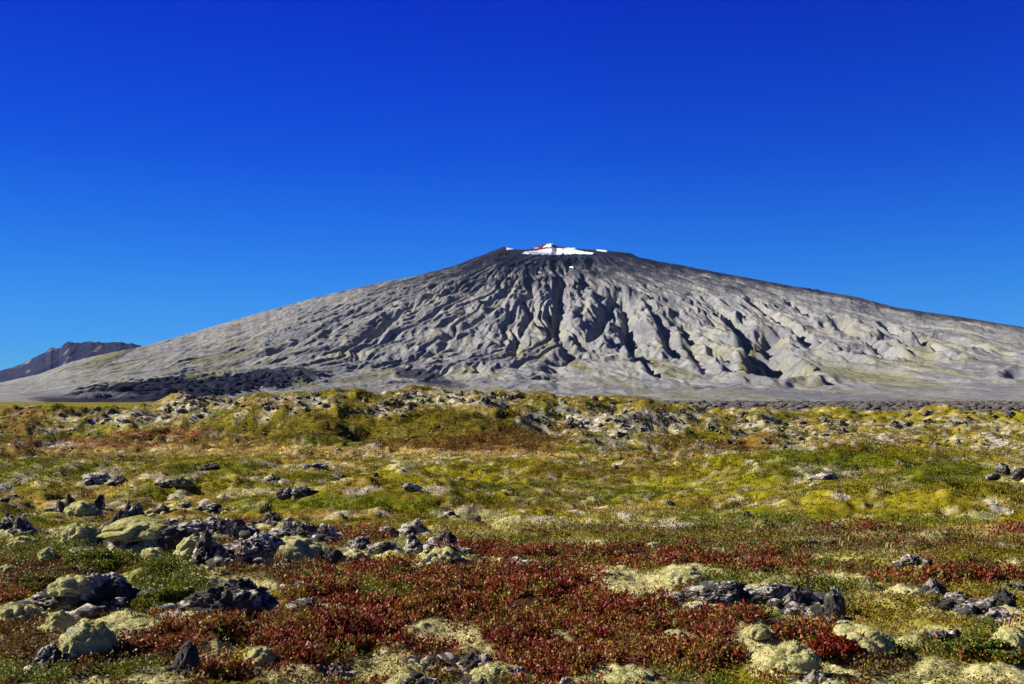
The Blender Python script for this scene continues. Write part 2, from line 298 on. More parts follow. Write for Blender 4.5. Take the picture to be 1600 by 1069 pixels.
MOSSY = [
 ("yellow green moss cushion left of the leaning black boulder", (92, 154, 808, 848), .0, .22),
 ("low grey white moss mound between two dark upright rocks", (102, 152, 782, 805), .25, .0),
 ("small yellow moss cushion left of the pyramid rock", (272, 326, 836, 874), .0, .2),
 ("long pale moss mound in front of the grey slab", (392, 510, 830, 880), .0, .05),
 ("small pale cushion at the right end of the long moss mound", (528, 580, 858, 884), .1, .0),
 ("pale moss cushion left of the green crowberry shrub", (58, 90, 856, 880), .1, .0),
 ("yellowish moss cushion below the mossy boulder", (214, 262, 855, 880), .0, .12),
 ("flat pale cushion near the left edge under dark rocks", (14, 60, 836, 858), .05, .0),
 ("pale moss cushion on the left edge", (-6, 34, 878, 900), .1, .05),
 ("big grey moss mound beside a black hollow", (92, 178, 976, 1034), .3, .0),
 ("low moss bank under the rust patched boulder", (110, 190, 955, 982), .1, .05),
 ("yellow green moss cushion in the left hand moss bank", (72, 118, 952, 988), .0, .25),
 ("pale moss covered bank running right to the dark boulder", (180, 262, 958, 990), .1, .0),
 ("pale moss covered stone between red shrubs", (379, 430, 1006, 1040), .0, .0),
 ("grey green moss bank filling the lower left edge", (-10, 70, 938, 985), .15, .12),
 ("pale moss slope in front of the white stones", (664, 722, 852, 884), .05, .05),
 ("smooth pale moss mound left of the dark holed boulder", (1032, 1110, 884, 918), .0, .0),
 ("rounded moss mound at the bottom beside dry twigs", (942, 1030, 1032, 1076), .0, .1),
 ("large grey moss hump right of the small red shrub", (1292, 1400, 968, 1030), .1, .0),
 ("pale moss hump in the bottom right moss field", (1198, 1282, 1006, 1060), .15, .0),
 ("small pale moss stone on the far side of the red belt", (1008, 1034, 845, 858), .1, .0),
 ("grey moss hump on the right edge", (1552, 1612, 984, 1030), .1, .05),
 ("low moss cushion among red shrubs right of centre", (1032, 1082, 982, 1004), .05, .0),
 ("pale moss cushion right of the last red shrubs", (1160, 1206, 980, 1006), .05, .0),
]
FEET = []
for e in ROCKS:
    if e[1][3] > 790:
        fx, fy, fw, fd, fh = place(*e[1], .75); FEET.append((fx, fy, max(fw, fd) * .5))

def cover(x, y, z):
    """albedo of the ground cover and how much leafy growth of each sort stands at (x, y)"""
    u, v = proj(x, y, z)
    d = np.hypot(x, y)
    behind = (y < 3.2) | (np.abs(x) > .62 * np.maximum(y, .1))
    nA = fbm(x / .42, y / .42, 41, 4); nB = fbm(x / 3.1, y / 3.1, 44, 4); nC = fbm(x / 1.0, y / 1.0, 47, 3); nD = perlin(x / .16, y / .16, 50); nE = fbm(x / 11, y / 11, 52, 3)
    nS = fbm(x / .5, y / .5, 55, 5); nCl = fbm(x / 4.5, y / 4.5, 58, 3)
    shp = x.shape
    W = {k: np.zeros(shp, F32) for k in ('red', 'green', 'lime', 'moss', 'brown')}
    c = np.empty(shp + (3,), F32)
    def lay(t, m):
        m = np.clip(m, 0, 1).astype(F32)
        c[:] = c + (np.asarray(T[t], F32) - c) * m[..., None]
        for k in W: W[k] *= (1 - m)
        if t in W: W[t] += m
        elif t == 'bright': W['red'] += m
        elif t == 'dark': W['brown'] += m * .8
        elif t in ('olive', 'heath'): W['lime'] += m * .5
    c[:] = T['olive']; allow = np.ones(shp, F32)
    near = 1 - sst(11.5, 15, d)
    ridge = sst(40, 52, d)
    lay('lime', .75 * sst(-.25, .35, nB + .3 * nA))
    lay('heath', ridge * .75 * sst(-.5, .2, nB + .5 * nC))
    lay('green', .8 * sst(.0, .45, nE + .5 * nC))
    lay('brown', .6 * sst(.15, .5, fbm(x / 5, y / 5, 60, 3) + .3 * nC))
    lay('straw', .6 * (1 - near) * sst(.2, .5, fbm(x / 2.2, y / 2.2, 64, 3) + .25 * nA))
    lay('red', near * .4 * sst(.2, .6, fbm(x / 4, y / 4, 66, 3) + .3 * nA))
    lay('moss', near * sst(-.05, .25, nC + .5 * nA))
    lay('red', near * .35 * sst(.2, .45, fbm(x / .9, y / .9, 69, 3)))
    for t, cx, cy, rx, ry, a in PATCH:
        q = (np.abs(u - cx) < rx * 1.7) & (np.abs(v - cy) < ry * 1.7) & ~behind
        if not q.any(): continue
        n = np.where(d[q] < 13, nA[q] * .8 + nC[q] * .3, np.where(d[q] < 40, nC[q] * .7 + nA[q] * .35, nB[q] * .5 + nC[q] * .6))
        dd = np.sqrt(((u[q] - cx) / rx) ** 2 + ((v[q] - cy) / ry) ** 2)
        if t == 'pale': a = a * np.where(d[q] < 44, sst(-.25, .15, tuss(x[q], y[q]) + .3 * nS[q]), sst(-.45 + (.3 if cx > 1040 else .1), .1 + (.2 if cx > 1040 else .05), nC[q] + .5 * nA[q] + .5 * nB[q]))
        if cy < 705: t = {'olive': 'heath', 'lime': 'olive'}.get(t, t)
        m = np.zeros(shp, F32); m[q] = a * sst(1.2, .75, dd + np.where(d[q] > 13, 1.15, .75) * n)
        allow = np.maximum(allow, m) if t in ('pale', 'straw', 'moss') else allow * (1 - .9 * m)
        lay(t, m)
    for fx, fy, fr in FEET:                      # moss grips the foot of the rocks
        q = (np.abs(x - fx) < fr * 2.6) & (np.abs(y - fy) < fr * 2.6)
        if not q.any(): continue
        m = np.zeros(shp, F32); m[q] = .9 * sst(2.0, 1.1, np.hypot(x[q] - fx, y[q] - fy) / fr + .6 * nA[q] + .5 * nC[q]); lay('moss', m)
    # pale lichen dabs on the hummock tops
    midm = sst(10.5, 13.5, d) * (1 - sst(48, 60, d))
    dab = .45 * tuss(x, y) + .95 * nS + .45 * nCl + .06 * sst(2, 12, x)
    lay('straw', allow * midm * .45 * sst(.05, .4, dab))
    lay('pale', allow * midm * .95 * sst(.34, .44, dab))
    lay('moss', allow * midm * .6 * sst(.22, .4, fbm(x / .8, y / .8, 72, 3) + .2 * nB))
    rd = sst(46, 60, d) * (1 - sst(120, 150, d))
    lay('straw', allow * rd * .35 * sst(-.1, .2, fbm(x / 1.8, y / 1.8, 76, 4)))
    lay('pale', allow * rd * .75 * sst(.22, .36, fbm(x / 1.6, y / 1.6, 75, 4) + .3 * nB))
    lay('rock', allow * rd * .5 * sst(.40, .5, fbm(x / 1.6, y / 1.6, 78, 3)))
    lay('brown', allow * midm * .2 * sst(.3, .5, fbm(x / 1.7, y / 1.7, 81, 3)))
    far = sst(135, 190, d)
    lay('olive', far * .8); lay('brown', far * .6 * sst(-.1, .3, fbm(x / 40, y / 40, 84, 3)))
    lv = sst(140, 190, y + 25 * nE) * sst(-.01, .10, x / np.maximum(y, 1) + .03 * nE)
    lay('lava', lv)
    # grain
    gf = sst(14, 24, d); g = 1 + gf * (.28 * perlin(x / .55, y / .55, 86) + .22 * perlin(x / 1.5, y / 1.5, 87) + .2 * perlin(x / .25, y / .25, 88)) + .22 * nA + .18 * nD * (1 - sst(14, 30, d))
    c *= np.clip(g, .45, 1.6)[..., None].astype(F32)
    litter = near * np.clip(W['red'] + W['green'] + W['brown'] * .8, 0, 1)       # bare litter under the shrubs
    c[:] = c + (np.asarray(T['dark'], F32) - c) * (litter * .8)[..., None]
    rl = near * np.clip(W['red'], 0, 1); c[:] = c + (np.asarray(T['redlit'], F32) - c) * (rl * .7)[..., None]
    return c, W, u, v

# ------------------------------------------------------------------ materials
def mat(name):
    m = bpy.data.materials.new(name); m.use_nodes = True
    nt = m.node_tree; b = nt.nodes["Principled BSDF"]
    b.inputs["Roughness"].default_value = .92
    b.inputs["Specular IOR Level"].default_value = .15
    return m, nt, b

def node(nt, kind, **kw):
    n = nt.nodes.new(kind)
    for k, v in kw.items():
        if k in n.inputs: n.inputs[k].default_value = v
        else: setattr(n, k, v)
    return n

def ramp(nt, fac, stops):
    r = nt.nodes.new("ShaderNodeValToRGB"); e = r.color_ramp.elements
    while len(e) < len(stops): e.new(.5)
    for i, (p, c) in enumerate(stops):
        e[i].position = p; e[i].color = (c, c, c, 1) if not isinstance(c, tuple) else (*c, 1)
    nt.links.new(fac, r.inputs[0]); return r.outputs[0]

def mix(nt, a, b, fac, mode='MIX'):
    m = nt.nodes.new("ShaderNodeMix"); m.data_type = 'RGBA'; m.blend_type = mode
    for s, v in ((m.inputs[0], fac), (m.inputs[6], a), (m.inputs[7], b)):
        if hasattr(v, 'links'): nt.links.new(v, s)
        elif isinstance(v, tuple): s.default_value = (*v, 1)
        else: s.default_value = v
    return m.outputs[2]

def noise(nt, vec, scale, detail=4, rough=.6):
    n = node(nt, "ShaderNodeTexNoise", Scale=scale, Detail=detail, Roughness=rough); nt.links.new(vec, n.inputs["Vector"]); return n.outputs["Fac"]

def cover_material(name, s1, s2, bumpd, lo=.72, hi=1.3):
    m, nt, b = mat(name)
    at = node(nt, "ShaderNodeAttribute", attribute_name="Col")
    tc = nt.nodes.new("ShaderNodeTexCoord"); ob = tc.outputs["Object"]
    c = mix(nt, at.outputs["Color"], ramp(nt, noise(nt, ob, s1, 5, .7), [(.3, lo), (.7, hi)]), 1.0, 'MULTIPLY')
    c = mix(nt, c, ramp(nt, noise(nt, ob, s2, 3), [(.3, .82), (.7, 1.18)]), 1.0, 'MULTIPLY')
    nt.links.new(c, b.inputs["Base Color"])
    bp = node(nt, "ShaderNodeBump", Strength=.9, Distance=bumpd); nt.links.new(noise(nt, ob, s1 * .7, 6, .75), bp.inputs["Height"])
    nt.links.new(bp.outputs[0], b.inputs["Normal"])
    b.inputs["Specular IOR Level"].default_value = .05
    return m

M_GROUND = cover_material("ground_cover", 42, 9, .02)
M_MOUNT = cover_material("mountain_ash", .06, .012, 9.0, .72, 1.28)

def leaf_material(name, rough=.5, trans=.25):
    m, nt, b = mat(name)
    at = node(nt, "ShaderNodeAttribute", attribute_name="Col")
    nt.links.new(at.outputs["Color"], b.inputs["Base Color"])
    b.inputs["Roughness"].default_value = rough; b.inputs["Specular IOR Level"].default_value = .2
    tr = nt.nodes.new("ShaderNodeBsdfTranslucent"); nt.links.new(at.outputs["Color"], tr.inputs[0])
    ms = nt.nodes.new("ShaderNodeMixShader"); ms.inputs[0].default_value = trans
    nt.links.new(b.outputs[0], ms.inputs[1]); nt.links.new(tr.outputs[0], ms.inputs[2])
    nt.links.new(ms.outputs[0], nt.nodes["Material Output"].inputs[0])
    return m
M_LEAF = leaf_material("shrub_leaf"); M_BLADE = leaf_material("dry_grass_blade", .7, .3)

def rock_material():
    m, nt, b = mat("lava_rock_with_lichen")
    tc = nt.nodes.new("ShaderNodeTexCoord"); geo = nt.nodes.new("ShaderNodeNewGeometry")
    oi = nt.nodes.new("ShaderNodeObjectInfo")
    off = nt.nodes.new("ShaderNodeVectorMath"); off.operation = 'ADD'
    nt.links.new(geo.outputs["Position"], off.inputs[0]); nt.links.new(oi.outputs["Random"], off.inputs[1])
    ob = off.outputs[0]
    sep = nt.nodes.new("ShaderNodeSeparateColor"); nt.links.new(oi.outputs["Color"], sep.inputs[0])
    nz = nt.nodes.new("ShaderNodeSeparateXYZ"); nt.links.new(geo.outputs["Normal"], nz.inputs[0])
    base = mix(nt, (.022, .021, .021), (.095, .083, .070), ramp(nt, noise(nt, ob, 9, 5, .7), [(.35, 0), (.7, 1)]))
    base = mix(nt, base, (.10, .055, .03), ramp(nt, noise(nt, ob, 5, 3), [(.62, 0), (.75, .7)]))
    def addn(*terms):
        o = None
        for v, k in terms:
            q = node(nt, "ShaderNodeMath", operation='MULTIPLY'); nt.links.new(v, q.inputs[0]); q.inputs[1].default_value = k
            if o is None: o = q.outputs[0]
            else:
                s = node(nt, "ShaderNodeMath", operation='ADD'); nt.links.new(o, s.inputs[0]); nt.links.new(q.outputs[0], s.inputs[1]); o = s.outputs[0]
        return o
    lich = addn((noise(nt, ob, 8, 4, .62), 1.0), (sep.outputs[0], .22), (noise(nt, ob, 3.5, 3), .42), (nz.outputs[2], .05))
    lc = mix(nt, (.24, .215, .175), (.54, .49, .41), ramp(nt, noise(nt, ob, 30, 3), [(.4, 0), (.65, 1)]))
    c = mix(nt, base, lc, ramp(nt, lich, [(.84, 0), (.90, 1)]))
    gz = nt.nodes.new('ShaderNodeSeparateXYZ'); nt.links.new(tc.outputs['Generated'], gz.inputs[0]); low = ramp(nt, gz.outputs[2], [(.2, .55), (.55, 0)])
    msk = addn((noise(nt, ob, 7, 5, .65), .8), (sep.outputs[1], .5), (nz.outputs[2], .22), (low, 1.0))
    mc = mix(nt, (.34, .31, .15), (.20, .19, .05), ramp(nt, noise(nt, ob, 12, 3), [(.4, 0), (.65, 1)]))
    c = mix(nt, c, mc, ramp(nt, msk, [(.78, 0), (.86, 1)]))
    nt.links.new(c, b.inputs["Base Color"])
    bp = node(nt, "ShaderNodeBump", Strength=1.0, Distance=.02); nt.links.new(noise(nt, ob, 35, 7, .8), bp.inputs["Height"]); nt.links.new(bp.outputs[0], b.inputs["Normal"])
    b.inputs["Roughness"].default_value = .85
    return m
M_ROCK = rock_material()

def moss_material():
    m, nt, b = mat("woolly_moss")
    geo = nt.nodes.new("ShaderNodeNewGeometry"); ob = geo.outputs["Position"]; oi = nt.nodes.new("ShaderNodeObjectInfo")
    sep = nt.nodes.new("ShaderNodeSeparateColor"); nt.links.new(oi.outputs["Color"], sep.inputs[0])
    pale = mix(nt, (.42, .39, .19), (.29, .28, .10), ramp(nt, noise(nt, ob, 9, 5, .7), [(.35, 0), (.65, 1)]))
    grn = mix(nt, (.25, .245, .05), (.15, .15, .02), ramp(nt, noise(nt, ob, 11, 5, .7), [(.35, 0), (.65, 1)]))
    q = node(nt, "ShaderNodeMath", operation='ADD'); nt.links.new(noise(nt, ob, 4.5, 4), q.inputs[0]); nt.links.new(sep.outputs[1], q.inputs[1])
    c = mix(nt, pale, grn, ramp(nt, q.outputs[0], [(.72, 0), (1.0, 1)]))
    q2 = node(nt, "ShaderNodeMath", operation='ADD'); nt.links.new(noise(nt, ob, 6, 5, .7), q2.inputs[0]); nt.links.new(sep.outputs[0], q2.inputs[1])
    c = mix(nt, c, (.33, .325, .30), ramp(nt, q2.outputs[0], [(.85, 0), (1.05, .9)]))
    c = mix(nt, c, ramp(nt, noise(nt, ob, 55, 4, .75), [(.3, .75), (.7, 1.22)]), 1.0, 'MULTIPLY')
    nt.links.new(c, b.inputs["Base Color"])
    bp = node(nt, "ShaderNodeBump", Strength=1.0, Distance=.014); nt.links.new(noise(nt, ob, 45, 6, .75), bp.inputs["Height"]); nt.links.new(bp.outputs[0], b.inputs["Normal"])
    b.inputs["Specular IOR Level"].default_value = .03
    return m
M_MOSS = moss_material()

def plain(name, col, rough=.8, spec=.2, nscale=4, amt=.25):
    m, nt, b = mat(name)
    geo = nt.nodes.new("ShaderNodeNewGeometry")
    c = mix(nt, col, ramp(nt, noise(nt, geo.outputs["Position"], nscale, 4), [(.3, 1 - amt), (.7, 1 + amt)]), 1.0, 'MULTIPLY')
    nt.links.new(c, b.inputs["Base Color"]); b.inputs["Roughness"].default_value = rough; b.inputs["Specular IOR Level"].default_value = spec
    return m
M_SNOW = plain("old_snow", (.66, .68, .72), .7, .2, .02, .1)
M_STEM = plain("brown_stem", (.10, .05, .025), .8, .1, 20)

# ------------------------------------------------------------------ mesh helpers
def mesh_obj(name, V, Fq, material, parent=None, col=None, smooth=True, loc=None):
    me = bpy.data.meshes.new(name)
    V = np.ascontiguousarray(V, F32); Fq = np.ascontiguousarray(Fq, np.int32)
    n, k = Fq.shape
    me.vertices.add(len(V)); me.vertices.foreach_set("co", V.ravel())
    me.loops.add(n * k); me.loops.foreach_set("vertex_index", Fq.ravel())
    me.polygons.add(n); me.polygons.foreach_set("loop_start", np.arange(0, n * k, k, dtype=np.int32))
    if smooth: me.polygons.foreach_set("use_smooth", np.ones(n, bool))
    me.update(calc_edges=True)
    if col is not None:
        a = me.attributes.new("Col", 'FLOAT_COLOR', 'POINT')
        a.data.foreach_set("color", np.concatenate([col, np.ones((len(col), 1))], 1).astype(F32).ravel())
    me.materials.append(material)
    o = bpy.data.objects.new(name, me); COL.objects.link(o)
    if parent is not None: o.parent = parent
    if loc is not None: o.location = loc
    return o

def tag(o, label, cat=None, group=None, kind=None):
    o["label"] = label
    if cat: o["category"] = cat
    if group: o["group"] = group
    if kind: o["kind"] = kind
    return o

def empty(name, loc):
    o = bpy.data.objects.new(name, None); o.empty_display_size = .2; COL.objects.link(o); o.location = loc; return o

def grid_faces(nr, nc):
    i = np.arange(nr * nc).reshape(nr, nc)
    return np.stack([i[:-1, :-1], i[:-1, 1:], i[1:, 1:], i[1:, :-1]], -1).reshape(-1, 4)

# ------------------------------------------------------------------ ground sheet
rows = [.4, .8, 1.3, 1.8, 2.3, 2.7]
d = 3.0
while d < 128: rows.append(d); d += min(max(.010, d * d * .00026), .32)
while d < 9000: rows.append(d); d *= 1.018
rows = np.array(rows)
fine = np.linspace(-math.radians(38), math.radians(38), 1750)
coarse = np.linspace(math.radians(38), math.radians(322), 60)[1:-1]
az = np.concatenate([fine, coarse])
R, A = np.meshgrid(rows, az, indexing='ij')
gx = R * np.sin(A); gy = R * np.cos(A)
out = (np.cos(A) < .5)
def chunked(fn, *arrs):
    return [fn(*[a[s:s + 120] for a in arrs]) for s in range(0, arrs[0].shape[0], 120)]
gz_mid = np.concatenate(chunked(Hmid, gx, gy)); gz_mid = np.where(out, np.where(R > 60, -.9, gz_mid), gz_mid)
gz = gz_mid + np.concatenate(chunked(Hmicro, gx, gy))
gz = np.where(R > 1200, gz - (R - 1200) * .004, gz)
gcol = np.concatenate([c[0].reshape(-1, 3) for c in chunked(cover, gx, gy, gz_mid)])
fc = grid_faces(len(rows), len(az))
idx = np.arange(len(rows) * len(az)).reshape(len(rows), len(az))
wrap = np.stack([idx[:-1, -1], idx[:-1, 0], idx[1:, 0], idx[1:, -1]], -1)
ground = mesh_obj("ground", np.stack([gx, gy, gz], -1).reshape(-1, 3), np.concatenate([fc, wrap])[:, ::-1], M_GROUND, col=gcol)
tag(ground, "rolling moss and heath ground of an old lava field", kind="structure")
del gcol, fc, gx, gy, gz, gz_mid

# ------------------------------------------------------------------ mountain
CX, CY = 374.0, 8300.0
KM = 8300 / FPX
def table(pts, n=4000, rmax=9000, sm=40):
    p = np.array(pts, float); r = np.linspace(0, rmax, n); h = np.interp(r, p[:, 0], p[:, 1])
    k = np.hanning(sm); k /= k.sum(); hp = np.concatenate([h[:sm][::-1], h, np.full(sm, h[-1])])
    return r, np.convolve(hp, k, 'same')[sm:-sm]
SKY_L = [(870, 388), (800, 389), (760, 396), (725, 409), (700, 418), (640, 433), (600, 440), (500, 463), (400, 490), (300, 520), (225, 541), (150, 556), (110, 566), (60, 585), (0, 598), (-80, 612), (-200, 625)]
SKY_R = [(870, 388), (900, 388), (985, 395), (1000, 402), (1030, 408), (1100, 421), (1200, 440), (1300, 457), (1345, 465), (1400, 480), (1450, 488), (1500, 495), (1560, 505), (1600, 511), (1800, 548), (2050, 590), (2300, 620)]
TL = table([((870 - p) * KM, (625 - v) * KM) for p, v in SKY_L])
TR = table([((p - 870) * KM, (625 - v) * KM) for p, v in SKY_R])
TF = table([(0, 1262), (350, 1225), (700, 1130), (1500, 900), (2500, 600), (3400, 340), (4200, 180), (5000, 85), (5900, 28), (6700, 2), (7400, -12), (8800, -20)], sm=200)
KX = np.linspace(-400, 2000, 600); KV = np.ones(600)
GUL = []          # carved gullies: (points, width, depth)
def Mdome(x, y):
    dx = x - CX; dy = y - CY; r = np.hypot(dx, dy) + 1e-3
    w = (dx / r) ** 2
    hs = np.where(dx < 0, np.interp(r, *TL), np.interp(r, *TR))
    h = w * hs + (1 - w) * np.interp(r, *TF)
    for px, up, sg in ((786, 5.5, 9), (800, 2, 12), (850, 3, 30), (905, 3, 14), (930, 2.5, 12), (985, 4, 10)):
        h = h + up * KM * np.exp(-(((x - CX) - (px - 870) * KM) / (sg * KM)) ** 2 - ((dy + (120 if px == 850 else 60)) / (170)) ** 2)
    rc = np.hypot(x - CX + 10 * KM, dy + 190)
    h = h + 56 * np.clip(1.15 - rc / 150, 0, .95) ** .9
    return h
def Mrough(x, y):
    dx = x - CX; dy = y - CY; r = np.hypot(dx, dy) + 1e-3
    th = np.arctan2(dx, -dy)
    wq = .10 * perlin(x / 900, y / 900, 101) + .035 * perlin(x / 300, y / 300, 102)
    q = th + wq * np.clip(1500 / r, .4, 1.2)
    v = r / 1000
    amp = sst(350, 1100, r) * (1 - .85 * sst(4200, 6000, r))
    b1 = np.abs(perlin(q * 8, v * .5, 103)); b2 = np.abs(perlin(q * 19 + .5 * perlin(x / 500, y / 1300, 114), v * .8 + .3 * b1, 104)); b3 = np.abs(perlin(q * 44 + .6 * perlin(x / 240, y / 700, 115), v * 1.4, 105))
    n4 = np.abs(perlin(x / 240 + .6 * perlin(x / 280, y / 800, 107), y / 1300, 106)); n5 = np.abs(perlin(x / 90 + .5 * n4, y / 480, 108)); n6 = perlin(x / 34, y / 150, 109)
    right = .75 + .25 * sst(-1500, 500, dx)
    b4 = np.abs(perlin(q * 90 + 1.2 * perlin(x / 140, y / 500, 112), v * 2.6, 113))
    z = amp * right * (30 * (b1 - .22) + 13 * (b2 - .22) + 13 * (b3 - .22) * np.clip(r / 2500, .6, 1.3) + 13 * (b4 - .2) * np.clip(r / 2200, .5, 1.4))
    r1 = sst(.26, 0, np.abs(perlin(q * 10 + .5 * perlin(x / 700, y / 2200, 171), v * .30, 172))); r2 = sst(.2, 0, np.abs(perlin(q * 25 + .6 * perlin(x / 350, y / 1200, 173), v * .5, 174)))
    z = z - amp * (.3 + .7 * sst(-1900, 100, dx)) * (34 * r1 * np.clip(r / 2600, .5, 1.2) + (22 + 16 * sst(600, 1800, dx)) * r2 * np.clip(r / 2600, .5, 1.2) - 14)
    z = z + sst(320, 900, r) * (1 - .6 * sst(4500, 6200, r)) * (9 * (n4 - .22) + 9 * (n5 - .2) + 4 * n6 + 9 * ((1 - np.abs(perlin(q * 64 + .8 * n4, v * 1.9, 116))) ** 5 - .25) + 5 * (np.abs(perlin(x / 30, y / 110, 117)) - .2) + 2.5 * perlin(x / 15, y / 45, 118))
    return z
def Mcarve(x, y):
    z = np.zeros(x.shape)
    for P, w, dep in GUL:
        lo = P.min(0) - 3 * w; hi = P.max(0) + 3 * w
        q = (x > lo[0]) & (x < hi[0]) & (y > lo[1]) & (y < hi[1])
        if not q.any(): continue
        X = x[q]; Y = y[q]; best = np.full(X.shape, 1e9)
        for a, b in zip(P[:-1], P[1:]):
            ab = b - a; t = np.clip(((X - a[0]) * ab[0] + (Y - a[1]) * ab[1]) / (ab @ ab), 0, 1)
            best = np.minimum(best, np.hypot(X - a[0] - t * ab[0], Y - a[1] - t * ab[1]))
        s = best / w * (1 + .30 * perlin(X / 60, Y / 200, 111) + .15 * perlin(X / 25, Y / 80, 119))
        z[q] -= .8 * dep * np.exp(-np.abs(s) ** 1.6) - .25 * dep * np.exp(-((s - 2) / .7) ** 2)
    return z
def M(x, y):
    h = Mdome(x, y) + .82 * Mrough(x, y) + Mcarve(x, y)
    k = np.interp(800 + FPX * x / np.maximum(y, 100), KX, KV)
    return h * np.where(h > 0, k, 1) + EYE - 3
# fit the skyline
SK = np.array(sorted(set([(p, v) for p, v in SKY_L + SKY_R] + [(786, 385), (824, 389.6), (836, 385.6), (850, 381), (858, 379.3), (868, 379.3), (875, 382.4), (882, 386.4), (900, 387.5), (945, 391), (965, 393)])), float)
dd = np.linspace(3000, 9300, 260)
for it in range(3):
    X, _ = ray(KX, 0 * KX + 625)
    h = M(np.outer(X, dd), np.tile(dd, (600, 1)))
    e = ((h - EYE) / dd[None]).max(1)
    want = (625 - np.interp(KX, SK[:, 0], SK[:, 1])) / FPX / (cp * cp)
    KV = KV * np.clip(np.where(want > .005, want / np.maximum(e, .002), 1), .6, 1.6)
    kk = np.hanning(5); kk /= kk.sum(); KV = np.convolve(np.pad(KV, 2, 'edge'), kk, 'valid')
# gullies that stand out in the photograph, traced on the slope
for pts, wpx, dep in [
    ([(880, 430), (872, 455), (880, 480), (868, 505), (878, 535), (900, 560)], 5, 34), ([(965, 455), (950, 480), (935, 515), (920, 545)], 5, 34), ([(968, 452), (980, 495), (985, 545), (1000, 565), (1050, 590)], 5, 36),
    ([(1080, 450), (1140, 485), (1160, 515), (1172, 550), (1185, 590)], 5, 36), ([(1010, 470), (1035, 510), (1060, 550), (1110, 582)], 5, 30), ([(715, 435), (650, 470), (600, 500), (565, 527), (520, 548)], 5, 34), ([(805, 435), (775, 485), (740, 505), (700, 527), (660, 560)], 5, 34),
    ([(1170, 460), (1230, 500), (1290, 540), (1350, 562)], 5, 32), ([(1230, 462), (1300, 490), (1345, 515), (1400, 545)], 5, 32), ([(1380, 490), (1440, 520), (1500, 555)], 5, 30), ([(640, 440), (560, 475), (480, 515), (420, 545)], 5, 26), ([(830, 440), (835, 480), (815, 520), (800, 560)], 4, 26), ([(910, 430), (915, 470), (905, 505)], 4, 26),
    ([(770, 470), (778, 486)], 9, 55), ([(615, 485), (590, 508), (568, 526)], 9, 60), ([(650, 462), (640, 470)], 9, 45), ([(720, 510), (700, 525)], 7, 35),
    ([(868, 448), (876, 475), (866, 500), (872, 528)], 8, 50), ([(898, 458), (893, 480)], 6, 30), ([(958, 455), (945, 485), (928, 528)], 10, 60),
    ([(978, 465), (982, 500), (984, 550)], 12, 75), ([(1008, 545), (1012, 575)], 10, 40), ([(1040, 510), (1055, 545)], 6, 35), ([(1070, 505), (1085, 545), (1110, 570)], 7, 40),
    ([(1150, 490), (1160, 515), (1172, 550)], 10, 65), ([(1195, 515), (1205, 560), (1225, 595)], 16, 60), ([(1305, 488), (1325, 503), (1345, 515)], 11, 60), ([(1380, 514), (1400, 524)], 11, 50), ([(1420, 522), (1440, 538)], 9, 45),
    ([(1340, 532), (1372, 548)], 10, 42), ([(1235, 522), (1280, 540), (1315, 550)], 8, 35), ([(1100, 455), (1115, 470)], 6, 25), ([(1175, 460), (1210, 490)], 6, 30), ([(1470, 510), (1520, 530)], 10, 35), ([(1590, 570), (1600, 590)], 10, 40),
    ([(895, 405), (885, 420), (880, 440)], 7, 35), ([(840, 425), (815, 450)], 6, 25), ([(740, 440), (700, 455)], 6, 30), ([(930, 425), (975, 440)], 6, 25), ([(690, 445), (660, 465)], 6, 28), ([(520, 505), (505, 520)], 6, 25), ([(1255, 475), (1300, 500)], 6, 25)]:
    P = np.array(pts, float)
    hx, hy = hit(lambda a, b: Mdome(a, b) + EYE, P[:, 0], P[:, 1], 2500, 8600, 500)
    GUL.append((np.stack([hx, hy], 1), 1.45 * wpx * hy.mean() / FPX, dep * (.95 if P[:, 0].mean() < 1200 else 2.0)))

